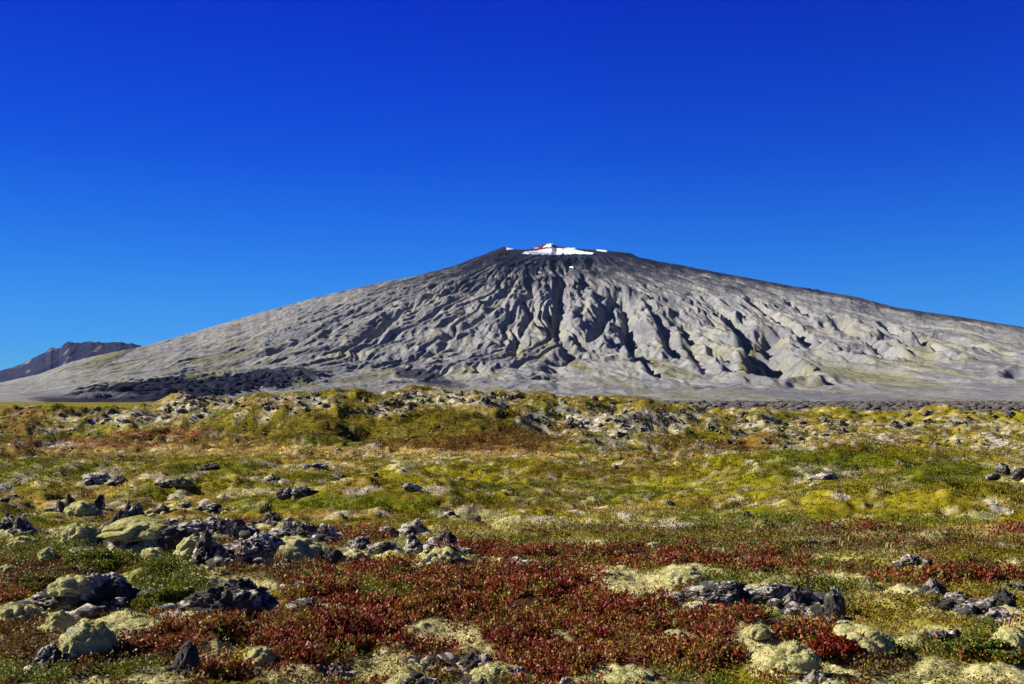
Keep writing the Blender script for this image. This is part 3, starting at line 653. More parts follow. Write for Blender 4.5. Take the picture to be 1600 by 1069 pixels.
az = np.linspace(-math.radians(37), math.radians(37), 1500)
dm = np.concatenate([np.arange(1000, 9000, 11.0), np.arange(9000, 10500, 60)])
D, A = np.meshgrid(dm, az, indexing='ij'); mx = D * np.tan(A); my = D
mz = np.concatenate(chunked(M, mx, my))
edge = np.minimum(sst(1000, 1500, D), 1); mz = np.where(D < 1500, np.minimum(mz, mz * edge - 9 * (1 - edge)), mz)
uu, vv = proj(mx, my, mz)          # the young lava flow at the left foot is a field of broken blocks
lavam = sst(1.1, .8, np.sqrt(((uu - 310) / 215) ** 2 + ((vv - 605 + (uu - 300) * .07) / 19) ** 2))
mz = mz + lavam * (16 * np.abs(perlin(mx / 42, my / 150, 181)) + 9 * np.abs(perlin(mx / 17, my / 60, 182)) + 4)
del uu, vv, lavam
def mcover(x, y, z):
    u, v = proj(x, y, z)
    r = np.hypot(x - CX, y - CY)
    low = sst(5000, 5900, np.hypot(x - CX, y - CY)); n1 = fbm(x / 150, y / 520, 121, 4) * (1 - .6 * low) + .7 * low * fbm(x / 45, y / 1500, 135, 4); n2 = fbm(x / 55, y / 200, 124, 3) * (1 - low) + low * fbm(x / 18, y / 600, 137, 3); n3 = fbm(x / 450, y / 1300, 127, 3)
    th = np.arctan2(x - CX, CY - y); nr = fbm(th * 60, r / 900, 130, 3)
    grey = np.array((.190, .189, .188), F32); tan = np.array((.236, .228, .198), F32); drk = np.array((.012, .013, .025), F32); grn = np.array((.13, .125, .06), F32); sco = np.array((.085, .024, .03), F32); slate_and_shade = np.array((.12, .12, .135), F32)
    c = np.empty(x.shape + (3,), F32); c[:] = grey
    def lay(col, m): c[:] = c + (col - c) * np.clip(m, 0, 1).astype(F32)[..., None]
    lay(tan, sst(-.2, .4, n1 + .4 * n3)); lay(slate_and_shade, .42 * sst(.0, .5, nr + .4 * n2))
    wq = .10 * perlin(x / 900, y / 900, 101) + .035 * perlin(x / 300, y / 300, 102)
    th2 = np.arctan2(x - CX, CY - y) + wq * np.clip(1500 / r, .4, 1.2)
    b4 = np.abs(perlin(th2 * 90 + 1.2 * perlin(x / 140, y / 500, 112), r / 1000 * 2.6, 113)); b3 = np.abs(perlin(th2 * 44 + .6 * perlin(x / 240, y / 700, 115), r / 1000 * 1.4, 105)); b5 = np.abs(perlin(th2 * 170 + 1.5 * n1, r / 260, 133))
    crease = np.maximum(sst(.13, .02, b4), np.maximum(sst(.10, .0, b3), .7 * sst(.12, .02, b5)))  # relief creases; the dark layers below paint in their shading
    lay(slate_and_shade * .75, (.5 + .22 * sst(900, 1150, u)) * crease * sst(640, 560, v))
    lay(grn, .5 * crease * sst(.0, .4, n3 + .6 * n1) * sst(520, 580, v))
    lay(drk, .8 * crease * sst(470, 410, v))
    lay(grey * .9, .55 * sst(5200, 6000, r)); lay(slate_and_shade * .9, .5 * sst(5200, 5900, r) * sst(.1, .4, n1 + .6 * n2)); lay(grn, .45 * sst(5300, 5900, r) * sst(.15, .5, n3 + .7 * n2))
    lay(grn, .6 * sst(.1, .5, n1 + .5 * n2 + .3 * n3) * sst(480, 560, v) * sst(660, 600, v))
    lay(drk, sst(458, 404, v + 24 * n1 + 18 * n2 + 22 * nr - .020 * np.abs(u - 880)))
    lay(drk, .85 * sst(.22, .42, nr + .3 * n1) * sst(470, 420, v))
    def ell(col, cx, cy, rx, ry, a, ang=0.0):
        ca, sa = math.cos(math.radians(ang)), math.sin(math.radians(ang))
        p = (u - cx) * ca + (v - cy) * sa; q = -(u - cx) * sa + (v - cy) * ca
        lay(col, a * sst(1.05 if col is drk else 1.2, .95 if col is drk else .8, np.sqrt((p / rx) ** 2 + (q / ry) ** 2) + (.22 if col is drk else .5) * n1 + .35 * n2))
    for a in [(drk, 270, 608, 170, 19, 1, -5), (drk, 410, 592, 95, 14, .95, -5), (drk, 160, 623, 110, 9, .95, 0), (drk, 660, 588, 50, 9, .8, 12), (drk, 690, 600, 40, 6, .6, 5), (slate_and_shade, 540, 612, 60, 5, .7, 3), (slate_and_shade, 120, 617, 90, 5, .6, 0),
              (slate_and_shade, 1300, 620, 190, 7, .9, 4), (slate_and_shade, 1200, 560, 26, 40, .7, 15), (slate_and_shade, 1130, 600, 60, 8, .5, 10), (slate_and_shade, 1560, 600, 40, 20, .5, 0), (drk, 185, 556, 40, 4, .7, -28), (grn, 160, 562, 40, 8, .7, -25), (grn, 340, 560, 50, 6, .6, -10), (grn, 330, 582, 40, 8, .6, -10), (grn, 1170, 565, 14, 22, .8, 20),  # tall blue-grey patch: the wide gully shadow put into the colour
              (grn, 1040, 575, 50, 10, .6, 20), (grn, 905, 570, 22, 6, .9, 20), (grn, 1400, 595, 70, 10, .6, 8), (grn, 1320, 580, 60, 12, .5, 12), (grn, 560, 592, 50, 5, .7, -4), (grn, 480, 598, 20, 7, .7, 10),
              (sco, 854, 385, 34, 6.5, 1, 0), (sco, 800, 388, 22, 4, .15, 0)]:
        ell(*a)
    sky = np.interp(u, SK[:, 0], SK[:, 1])
    lay(drk, .8 * sst(9, 3, v - sky + 3 * n2) * sst(1010, 1080, u)); 
    c *= (1 + .16 * n2 + .1 * n1)[..., None].astype(F32)
    return c.reshape(-1, 3)
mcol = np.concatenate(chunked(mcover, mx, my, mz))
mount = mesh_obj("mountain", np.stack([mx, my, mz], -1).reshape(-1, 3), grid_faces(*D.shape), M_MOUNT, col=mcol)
tag(mount, "grey furrowed volcano with a dark top above the lava field", kind="structure")
del mcol, mx, my, mz

# dark craggy hill behind the left flank
HS = np.array([(-300, 640), (-120, 615), (0, 580), (30, 570), (50, 560), (65, 551), (72, 549), (79, 543), (82, 544), (92, 544), (97, 539), (106, 534), (110, 534), (120, 536), (128, 535), (140, 533.5), (165, 535), (185, 534), (200, 537), (205, 536), (222, 541), (300, 566), (420, 600), (520, 625)], float)
az = np.linspace(-math.radians(36), -math.radians(8), 560); dh = np.linspace(9600, 13500, 150)
D, A = np.meshgrid(dh, az, indexing='ij'); hx = D * np.tan(A); hy = D
u = 800 + FPX * np.tan(A)
top = (625 - np.interp(u, HS[:, 0], HS[:, 1]) + 0 * u) / FPX * 11300
jag = sst(20, 60, u) * sst(260, 190, u) * 2.4 * (np.abs(perlin(u / 5, 0 * u, 151)) + .6 * np.abs(perlin(u / 2.2, 0 * u, 152)) - .5) / FPX * 11300
q = (D - 11300) / 1500
prof = np.where(q < 0, np.exp(-(q * 1.15) ** 2), np.exp(-(q * .9) ** 2))
rg = np.abs(perlin(hx / 420, hy / 900, 141)); rg2 = perlin(hx / 130, hy / 220, 142)
hz = top * prof + jag * prof ** 40 - (110 * rg + 30 * rg2) * np.clip(1 - prof, 0, 1) * 1.6 + (10 * rg2 + 14 * perlin(hx / 50, hy / 80, 153)) * prof - 8
hn = fbm(hx / 300, hy / 500, 145, 4)
hc = np.array((.008, .012, .040), F32) + (np.array((.028, .018, .040), F32) - np.array((.008, .012, .040), F32)) * sst(-.1, .5, hn)[..., None] * .6  # bluish base colour has the distance haze painted in
hc = hc + (np.array((.20, .18, .12)) - hc) * (.7 * sst(.42, .6, fbm(hx / 200, hy / 300, 149, 3)))[..., None]
hill = mesh_obj("hill", np.stack([hx, hy, hz], -1).reshape(-1, 3), grid_faces(*D.shape), M_MOUNT, col=hc.reshape(-1, 3))
tag(hill, "dark purple brown craggy hill behind the left flank of the volcano", kind="structure")

# snow patches lying on the summit slopes
def inside(u, v, poly):
    r = np.zeros(u.shape, bool); n = len(poly)
    for i in range(n):
        (x1, y1), (x2, y2) = poly[i], poly[(i + 1) % n]
        if y1 == y2: continue
        r ^= ((v < y1) != (v < y2)) & (u < (x2 - x1) * (v - y1) / (y2 - y1) + x1)
    return r
def snow(poly, label, d0=6800, d1=8400):
    P = np.array(poly, float)
    us = np.arange(P[:, 0].min() - 1, P[:, 0].max() + 1.01, .3); ds = np.arange(d0, d1, 5.0)
    U, Dd = np.meshgrid(us, ds); X = (U - 800) / FPX * Dd
    Z = M(X, Dd) + 4
    uu, vv = proj(X, Dd, Z)
    vv2 = vv + .8 * perlin(X / 25, Dd / 60, 160) + .5 * perlin(X / 9, Dd / 25, 161)
    elev = (Z - EYE) / Dd; vis = elev >= np.maximum.accumulate(elev, 0) - 8e-4
    k = inside(uu, vv2, poly) & vis
    kq = k[:-1, :-1] & k[1:, 1:] & k[1:, :-1] & k[:-1, 1:]
    if kq.sum() < 3: print("SNOW EMPTY", label); return
    rr, cc = np.where(kq); i = np.arange(U.size).reshape(U.shape)
    Q = np.stack([i[rr, cc], i[rr, cc + 1], i[rr + 1, cc + 1], i[rr + 1, cc]], 1)
    lab_ = np.arange(U.size)
    for _ in range(400):
        mn = lab_[Q].min(1); nw = lab_.copy()
        np.minimum.at(nw, Q.ravel(), np.repeat(mn, 4))
        if (nw == lab_).all(): break
        lab_ = nw
    fl = lab_[Q[:, 0]]; vals, cts = np.unique(fl, return_counts=True); Q = Q[fl == vals[cts.argmax()]]
    usd, inv = np.unique(Q, return_inverse=True); Q = inv.reshape(Q.shape)
    V = np.stack([X, Dd, Z], -1).reshape(-1, 3)[usd]
    n = len(V); V2 = V.copy(); V2[:, 2] -= 4
    E = np.concatenate([Q[:, [j, (j + 1) % 4]] for j in range(4)]); key = np.sort(E, 1); _, ii, ct = np.unique(key[:, 0] * n + key[:, 1], return_index=True, return_counts=True)
    B = E[ii[ct == 1]]
    S = np.stack([B[:, 1], B[:, 0], B[:, 0] + n, B[:, 1] + n], 1)
    o = mesh_obj("snow_patch", np.concatenate([V, V2]), np.concatenate([Q, Q[:, ::-1] + n, S]), M_SNOW)
    tag(o, label, "snow patch")
for poly, label in [
    ([(814, 396.5), (822, 393), (838, 391.5), (850, 389), (862, 387.5), (880, 387.5), (902, 386.8), (897, 389.5), (905, 391.3), (915, 393.3), (928, 395), (925, 397.5), (900, 396.5), (875, 398), (840, 398)], "wide white snowfield across the volcano top below the red cone"),
    ([(852, 382.3), (855, 380.9), (867, 380.3), (869, 381.2), (863, 382.8), (861, 384), (866, 386), (847, 386.6), (850, 384.4), (856, 383.4)], "small snow patch on the face of the red summit cone"),
    ([(829, 387.5), (842, 386.8), (841, 388.5)], "thin snow strip at the left foot of the red summit cone"),
    ([(791, 387), (802, 387), (802, 389.5), (792, 390.5)], "small snow patch beside the dark peak left of the snowfield"),
    ([(931, 388.5), (938, 389.5), (949, 392), (948, 394), (938, 392.5), (932, 391)], "slanting snow patch right of the wide summit snowfield"),
    ([(889.5, 416), (896, 416), (897, 418.5), (890, 418)], "small white snow patch in a dark hollow below the snowfield"),
    ([(839, 424), (846, 424), (846, 426), (840, 426)], "tiny snow patch left of and below the other high patch"),
    ([(639, 471), (646, 469), (646, 472.5), (640, 474)], "lone snow patch in a gully on the left shoulder")]:
    snow(poly, label, 4500 if poly[0][1] > 460 else 6300)

# ------------------------------------------------------------------ rocks
def ico(n):
    bm = bmesh.new(); bmesh.ops.create_icosphere(bm, subdivisions=n, radius=1)
    V = np.array([v.co[:] for v in bm.verts], F32); Fc = np.array([[v.index for v in f.verts] for f in bm.faces], np.int32); bm.free(); return V, Fc
ICO = {n: ico(n) for n in (2, 3, 4, 5, 6)}

def rock_shape(seed, style, sub):
    """unit rock: x, y in about -1..1, z 0..1 with the bottom sunk a little"""
    g = np.random.default_rng(seed + 1000)
    V, Fc = ICO[sub]; P = V.copy()
    nc = {'boulder': 9, 'jag': 13, 'slab': 9, 'pillar': 11, 'moss': 0}[style]
    rad = np.ones(len(P))
    for _ in range(nc):
        nrm = g.normal(size=3); nrm /= np.linalg.norm(nrm); dd = P @ nrm
        hk = g.uniform(.5, .85)
        rad = np.where(dd > 1e-3, np.minimum(rad, hk / np.maximum(dd, 1e-3)), rad)
    P = P * rad[:, None]
    big, fin = {'boulder': (.27, .125), 'jag': (.38, .17), 'slab': (.27, .13), 'pillar': (.28, .14), 'moss': (.16, .014)}[style]
    s = seed % 97
    if style == 'moss':
        dsp = big * (np.abs(perlin3(V * 1.7, s)) * 2.2 - .5) + .035 * (np.abs(perlin3(V * 4.5, s + 3)) * 2 - .4) + fin * perlin3(V * 11, s + 5) + .012 * perlin3(V * 26, s + 6)
    else:
        dsp = big * perlin3(V * 1.5, s) + big * .6 * (.4 - np.abs(perlin3(V * 3.1, s + 3)) * 1.6) + fin * (.35 - np.abs(perlin3(V * 7, s + 5)) * 1.7) + fin * .55 * perlin3(V * 15, s + 7) + fin * .3 * perlin3(V * 31, s + 8)
    P = P + V * dsp[:, None]
    if style == 'moss': P[:, 2] = np.where(P[:, 2] > 0, P[:, 2], P[:, 2] * .3)
    lo, hi = np.percentile(P[:, 2], 18 if style != 'moss' else 25), P[:, 2].max()
    P[:, 2] = (P[:, 2] - lo) / (hi - lo)
    t = np.clip(P[:, 2], 0, 1)
    if style == 'jag': P[:, :2] *= (1.15 - .75 * t ** 1.2)[:, None]
    if style == 'pillar': P[:, :2] *= (1.0 - .35 * t)[:, None]
    for k in (0, 1):
        a, b = P[:, k].min(), P[:, k].max(); P[:, k] = (P[:, k] - (a + b) / 2) / ((b - a) / 2)
    return P, Fc

SAT = []
def fuzz(P, Fc, ln, frac=.7):
    """short fibres standing on a moss surface, appended to its triangles"""
    fn = np.cross(P[Fc[:, 1]] - P[Fc[:, 0]], P[Fc[:, 2]] - P[Fc[:, 0]]); N = np.zeros_like(P)
    for k in range(3): np.add.at(N, Fc[:, k], fn)
    N /= np.linalg.norm(N, axis=1)[:, None] + 1e-9
    k = np.where((N[:, 2] > -.1) & (P[:, 2] > -.02) & (rng.random(len(P)) < frac))[0]; n = len(k)
    B = P[k] + rng.normal(0, ln * .3, (n, 3)); dr = N[k] + rng.normal(0, .45, (n, 3)); dr /= np.linalg.norm(dr, axis=1)[:, None]
    sd = np.cross(dr, rng.normal(size=(n, 3))); sd /= np.linalg.norm(sd, axis=1)[:, None] + 1e-9
    L = (ln * rng.uniform(.6, 1.4, n))[:, None]; B = B - N[k] * ln * .2
    V = np.stack([B - sd * L * .22, B + sd * L * .22, B + dr * L], 1).reshape(-1, 3)
    return np.concatenate([P, V]), np.concatenate([Fc, np.arange(n * 3).reshape(-1, 3) + len(P)])
FOOT = []       # rock footprints kept free of leaves: x, y, radius
def set_col(o, lich, moss): o.color = (lich, moss, 0, 1)

def rock(name, label, box, style, lich, moss, seed, lean=0., cap=None, cat="rock", sub=5, depth=.75, group=None):
    x, y, w, dep, h = place(*box, depth)
    if style != 'moss':
        h *= 1.12 if box[3] > 800 else .85
        if style != 'pillar': w *= 1.08 if w > .6 else 1.2
        if box[1] < 520 and 805 < box[3] < 970: w *= 1.1; h *= 1.1; dep *= 1.1
    P, Fc = rock_shape(seed, style, sub)
    P = P * np.array([w / 2, dep / 2, h]); P[:, 0] += lean * np.clip(P[:, 2], 0, None)
    z = float(Hmid(np.array([x]), np.array([y]))[0]) - .02
    root = empty(name, (x, y, z)) if cap else None
    if style == 'moss': P, Fc = fuzz(P, Fc, .010 * max(1, y / 8), .45)
    else: P[:, 2] -= .08 * h
    o = mesh_obj("rock_body" if cap else name, P, Fc, M_MOSS if style == 'moss' else M_ROCK, parent=root, loc=None if cap else (x, y, z))
    set_col(o, lich, moss)
    if cap:
        # cushion of moss lying over part of the rock: (threshold, thickness, x offset)
        xo, sx_, sz_, mg = cap
        C, Fk = rock_shape(seed + 50, 'moss', 6)
        C = C * np.array([w * sx_ * .5, dep * .52, h * sz_]) + np.array([-xo * w * .5, -.04 * dep, h * (1.04 - sz_)])
        C, Fk = fuzz(C, Fk, .010 * max(1, y / 8), .45)
        c = mesh_obj("moss_cap", C, Fk, M_MOSS, parent=root); set_col(c, .0, mg)
        o = root
    tag(o, label, cat, group)
    if style != 'moss' and box[3] > 795: SAT.append((x, y, w * .5, dep * .5))
    FOOT.append((x, y, max(w, dep) * .46))
    return o

for i, (lab, box, sty, li, mo, le, cap) in enumerate(ROCKS):
    wpx = box[1] - box[0]
    rock("mossy_boulder" if cap else "lava_rock", lab, box, sty, li, mo, 3 + i * 7, le, cap, sub=6 if wpx > 60 else 5 if wpx > 24 else 4)

for i, (lab, box, gr, mg) in enumerate(MOSSY):
    rock("moss_cushion", lab, box, 'moss', gr, mg, 500 + i * 5, cat="moss cushion", sub=6 if box[1] - box[0] > 60 else 5, depth=.95)

# ridge rocks: a few shared shapes, every one its own object
LIB = []
for i in range(12):
    P, Fc = rock_shape(900 + i * 11, ('jag', 'boulder', 'jag', 'slab')[i % 4], 4)
    o = mesh_obj("ridge_rock", P, Fc, M_ROCK); LIB.append(o.data); bpy.data.objects.remove(o)
ZONES = [("dark lava rock on the rubble ridge at the left end of the skyline", "rocks on the left end of the ridge", [(200, 650, 110, 12), (320, 632, 70, 14), (290, 645, 40, 16)], 45, (9, 20)),
         ("dark lava rock on the ridge crest in front of the volcano", "rocks on the middle ridge crest", [(470, 632, 70, 16), (590, 640, 60, 16), (700, 622, 100, 12), (760, 618, 60, 8), (640, 632, 40, 16)], 75, (8, 20)),
         ("grey lava rock in the pale scree right of the brown slope", "rocks in the pale scree", [(870, 655, 60, 16), (950, 660, 80, 20), (1030, 655, 80, 22), (960, 688, 40, 10), (900, 632, 90, 8)], 75, (7, 17)),
         ("dark lava rock on the rubble slopes under the black lava band", "rocks on the right hand rubble slopes", [(1110, 685, 50, 22), (1190, 665, 90, 20), (1230, 692, 40, 14), (1320, 672, 90, 18), (1420, 676, 80, 22), (1540, 690, 70, 24), (1500, 655, 110, 12)], 75, (7, 20))]
for lab, grp, ells, cnt, (s0, s1) in ZONES:
    wts = np.array([e[2] * e[3] for e in ells], float); wts /= wts.sum()
    pick = rng.choice(len(ells), cnt, p=wts); E = np.array(ells, float)[pick]
    ang = rng.uniform(0, 2 * np.pi, cnt); rr = np.sqrt(rng.uniform(0, 1, cnt))
    px = E[:, 0] + E[:, 2] * rr * np.cos(ang); py = E[:, 1] + E[:, 3] * rr * np.sin(ang)
    x, y = hit(Hmid, px, py); ok = y < 400
    x, y = x[ok], y[ok]; z = Hmid(x, y)
    for k in range(len(x)):
        w = s0 + (s1 - s0) * rng.random() ** 2.2; w = w * .8 * min(y[k], 110) / FPX / 2
        o = bpy.data.objects.new("ridge_rock", LIB[rng.integers(len(LIB))]); COL.objects.link(o)
        o.location = (x[k], y[k], z[k] - .1 * w); o.rotation_euler = (0, 0, rng.uniform(0, 6.28)); o.scale = (w, w * rng.uniform(.7, 1.1), w * rng.uniform(.8, 1.5))
        set_col(o, rng.uniform(.0, .45), rng.uniform(-.2, .1)); tag(o, lab, "rock", grp)

# loose rubble nobody could count
def rubble(name, label, xs, ys, sizes, material, kind="stuff", lich=.3, moss=0., zs=.9):
    Vs, Fs, n = [], [], 0
    lib = [rock_shape(2000 + i * 3, ('jag', 'boulder', 'slab')[i % 3], 2) for i in range(9)]
    z = Hmid(xs, ys); k = rng.integers(0, 9, len(xs)); a = rng.uniform(0, 6.28, len(xs))
    for i in range(9):
        q = k == i
        if not q.any(): continue
        P, Fc = lib[i]; ca, sa = np.cos(a[q])[:, None], np.sin(a[q])[:, None]; s = sizes[q][:, None]
        X = (P[None, :, 0] * ca - P[None, :, 1] * sa) * s + xs[q][:, None]; Y = (P[None, :, 0] * sa + P[None, :, 1] * ca) * s + ys[q][:, None]
        Z = P[None, :, 2] * s * zs + z[q][:, None] - .08 * s
        m = q.sum(); Vs.append(np.stack([X, Y, Z], -1).reshape(-1, 3)); Fs.append((Fc[None] + (np.arange(m) * len(P))[:, None, None]).reshape(-1, 3) + n); n += m * len(P)
    o = mesh_obj(name, np.concatenate(Vs), np.concatenate(Fs), material, smooth=False); set_col(o, lich, moss)
    return tag(o, label, kind=kind)
# black lava beyond the ridge
nl = 9000
yy = 165 + 560 * rng.random(nl) ** 1.5; t = rng.uniform(.05, .62, nl); 
rubble("lava_rubble", "band of broken black lava below the foot of the volcano", t * yy, yy, rng.uniform(.5, 1.0, nl) * (1.0 + 1.0 * rng.random(nl) ** 3) * (yy / 260) ** .5, M_ROCK, lich=-.45, moss=-1.3, zs=.75)
# broken bits of lava round the feet of the near rocks
bx, by, bs = [], [], []
for fx, fy, a, b in SAT:
    for _ in range(14):
        t = rng.uniform(0, 6.28); k = rng.uniform(.8, 1.7); bx.append(fx + a * k * math.cos(t)); by.append(fy + b * k * math.sin(t)); bs.append(min(a, .3) * .12 + min(a, .3) * .5 * rng.random() ** 2)
rubble("stone_rubble", "broken bits of lichened lava round the feet of the near rocks", np.array(bx), np.array(by), np.array(bs), M_ROCK, lich=.4, moss=-.9, zs=.8)
# small stones in the pale scree of the ridge
px = rng.uniform(0, 1600, 26000); py = rng.uniform(612, 760, 26000)
x, y = hit(Hmid, px, py); c, W, u, v = cover(x, y, Hmid(x, y))
pale = (c[:, 2] > .17) & (c[:, 0] < .75) & (y < 140) & (y > 40)
keep = (pale & (rng.random(len(x)) < .17)) | ((y > 44) & (y < 140) & (rng.random(len(x)) < .03))
rubble("scree_rubble", "pale and dark lava stones littering the rubble ridge", x[keep], y[keep], rng.uniform(.04, .17, keep.sum()) * np.clip(y[keep] / 80, .5, 1.3), M_ROCK, lich=.15, moss=-1.2)

# ------------------------------------------------------------------ leaves
FX = np.array(FOOT)
def free(x, y):
    ok = np.ones(len(x), bool)
    for fx, fy, fr in FX: ok &= ((x - fx) ** 2 + (y - fy) ** 2) > (fr * .92) ** 2
    return ok

def leaf_mesh(P, ax, L, Wd, col, fold=.25):
    """rounded leaves folded along the midrib: 6 vertices, 2 quads each"""
    n = len(P)
    ax = ax / np.linalg.norm(ax, axis=1)[:, None]
    rnd = rng.normal(size=(n, 3)); s = np.cross(ax, rnd); s /= np.linalg.norm(s, axis=1)[:, None]; nn = np.cross(s, ax)
    L = L[:, None]; Wd = Wd[:, None] * .5
    V = np.stack([P, P + ax * L * .33 + s * Wd + nn * Wd * fold, P + ax * L * .72 + s * Wd * .85 + nn * Wd * fold, P + ax * L, P + ax * L * .72 - s * Wd * .85 + nn * Wd * fold, P + ax * L * .33 - s * Wd + nn * Wd * fold], 1)
    b = (np.arange(n) * 6)[:, None]
    Fq = np.concatenate([b + np.array([[0, 1, 2, 3]]), b + np.array([[3, 4, 5, 0]])])
    return V.reshape(-1, 3), Fq, np.repeat(col, 6, 0)

RED = np.array([(.17, .010, .008), (.24, .025, .012), (.11, .008, .006), (.30, .06, .028), (.26, .055, .014), (.18, .10, .010), (.36, .12, .06), (.07, .015, .006), (.20, .014, .010)])
GRN = np.array([(.07, .12, .010), (.12, .15, .012), (.20, .20, .018), (.04, .06, .008), (.28, .18, .02), (.09, .14, .012)])
LIM = np.array([(.22, .19, .015), (.16, .15, .012), (.28, .20, .03), (.12, .12, .012), (.26, .12, .025), (.18, .08, .02)])
BRN = np.array([(.13, .065, .018), (.09, .04, .013), (.19, .11, .025), (.09, .08, .010), (.12, .045, .015)])
ORB = np.array([(.30, .13, .02), (.20, .14, .012), (.16, .06, .012), (.26, .20, .02), (.12, .10, .010), (.34, .15, .07), (.10, .035, .012)])
RED = RED * .85
def pickcol(pal, n, p=None):
    c = pal[rng.choice(len(pal), n, p=p)]; return c * rng.uniform(.6, 1.35, (n, 1))

def sprigs(x, y, hgt, nl, L0, L1, pal, spread, up=1.0, p=None, zoff=None, pal2=None, w2=None):
    """leafy shoots: nl leaves along each short upright shoot"""
    n = len(x); z = H(x, y) if zoff is None else zoff
    sc = rng.uniform(.6, 1.25, n)
    lean = rng.normal(0, .35, (n, 2))
    t = np.tile((np.arange(nl) + .5) / nl, (n, 1)) * sc[:, None] * hgt
    X = x[:, None] + lean[:, :1] * t + rng.normal(0, spread, (n, nl)); Y = y[:, None] + lean[:, 1:] * t + rng.normal(0, spread, (n, nl)); Z = z[:, None] + t
    P = np.stack([X, Y, Z], -1).reshape(-1, 3); m = len(P)
    a = rng.uniform(0, 6.28, m); e = rng.uniform(.1, 1.35, m) * up
    ax = np.stack([np.cos(a) * np.cos(e), np.sin(a) * np.cos(e), np.sin(e)], -1)
    L = rng.uniform(L0, L1, m)
    base = pickcol(pal, n, p); own = pickcol(pal, m, p)
    if pal2 is not None:
        k2 = rng.random(n) < w2; base = np.where(k2[:, None], pickcol(pal2, n), base); own = np.where(np.repeat(k2, nl)[:, None], pickcol(pal2, m), own)
    col = np.repeat(base, nl, 0) * .55 + own * .45
    return leaf_mesh(P, ax, L, L * rng.uniform(.42, .62, m), col)

def candidates(n, d0, d1):
    dd = 1 / rng.uniform(1 / d1, 1 / d0, n) if d0 < 30 else rng.uniform(d0, d1, n)
    th = rng.uniform(-math.radians(31), math.radians(31), n)
    x = dd * np.sin(th); y = dd * np.cos(th)
    k = free(x, y); x, y = x[k], y[k]
    c, W, u, v = cover(x, y, Hmid(x, y))
    return x, y, c, W
def join(parts):
    V, Fq, C, n = [], [], [], 0
    for a, b, c in parts: V.append(a); Fq.append(b + n); C.append(c); n += len(a)
    return np.concatenate(V), np.concatenate(Fq), np.concatenate(C)

red, grn, lim, brn = [], [], [], []
for d0, d1, n, s in ((4.2, 8, 60000, 1.0), (8, 13, 64000, 1.2), (13, 17.5, 26000, 1.4)):
    x, y, c, W = candidates(n, d0, d1); fade = sst(17.5, 12.5, np.hypot(x, y)); W = {k: v * fade for k, v in W.items()}; r = rng.random(len(x))
    q = W['red'] * sst(-.34, .14, .8 * fbm(x / .22, y / .22, 171, 2) + .8 * fbm(x / .8, y / .8, 175, 2)) * .9 > r; red.append(sprigs(x[q], y[q], .075 * s ** .5, 11, .016 * s, .033 * s, RED, .016 * s, pal2=ORB, w2=sst(-.25, .35, fbm(x[q] / .8, y[q] / .8, 181, 3)) * .55 + .05)); r = rng.random(len(x)); q = W['red'] * .28 * sst(-.1, .3, fbm(x / .4, y / .4, 178, 2)) > r; lim.append(sprigs(x[q], y[q], .07 * s ** .5, 8, .014 * s, .026 * s, LIM, .02 * s))
    r = rng.random(len(x)); q = W['green'] * .8 > r; grn.append(sprigs(x[q], y[q], .075 * s ** .5, 9, .012 * s, .022 * s, GRN, .02 * s))
    r = rng.random(len(x)); q = W['moss'] * .05 > r; brn.append(sprigs(x[q], y[q], .035 * s ** .5, 6, .010 * s, .018 * s, BRN, .02 * s, pal2=LIM, w2=.6))
    r = rng.random(len(x)); q = W['lime'] * .55 > r; lim.append(sprigs(x[q], y[q], .045 * s ** .5, 7, .012 * s, .022 * s, LIM, .02 * s))
    r = rng.random(len(x)); q = (W['brown'] * .6 > r) & (rng.random(len(x)) < .8) & (np.hypot(x, y) < 14); brn.append(sprigs(x[q], y[q], .06 * s ** .5, 7, .014 * s, .026 * s, BRN, .02 * s))
for nm, parts, lab in (("red_bilberry_undergrowth", red, "carpet of red autumn bilberry leaves across the near ground"), ("green_crowberry_undergrowth", grn, "low green crowberry growth between the rocks"),
                       ("yellow_green_undergrowth", lim, "yellow green moss and heath shoots between the moss mounds"), ("brown_heath_undergrowth", brn, "brown dying heath shoots between shrubs and stones")):
    V, Fq, C = join(parts); o = mesh_obj(nm, V, Fq, M_LEAF, col=C, smooth=False); tag(o, lab, kind="stuff"); print(nm, len(Fq))

# short heath and grass tufts over the middle distance
def blades(x, y, c, nb, h, w):
    n = len(x); z = Hmid(x, y) - .01
    a = rng.uniform(0, 6.28, (n, nb)); e = rng.uniform(.7, 1.5, (n, nb)); hh = h[:, None] * rng.uniform(.5, 1.2, (n, nb))
    bx = x[:, None] + rng.normal(0, 1, (n, nb)) * w[:, None] * 1.5; by = y[:, None] + rng.normal(0, 1, (n, nb)) * w[:, None] * 1.5; bz = np.repeat(z[:, None], nb, 1)
    s = rng.uniform(0, 6.28, (n, nb)); dx = np.cos(s) * w[:, None] / 2; dy = np.sin(s) * w[:, None] / 2
    V = np.stack([np.stack([bx - dx, by - dy, bz], -1), np.stack([bx + dx, by + dy, bz], -1), np.stack([bx + np.cos(a) * np.cos(e) * hh, by + np.sin(a) * np.cos(e) * hh, bz + np.sin(e) * hh], -1)], 2)
    col = np.repeat(np.repeat((c * rng.uniform(.65, 1.45, (n, 1)))[:, None], nb, 1) * rng.uniform(.8, 1.25, (n, nb, 1)), 3, 1).reshape(-1, 3)
    return V.reshape(-1, 3), np.arange(n * nb * 3).reshape(-1, 3), col
parts = []
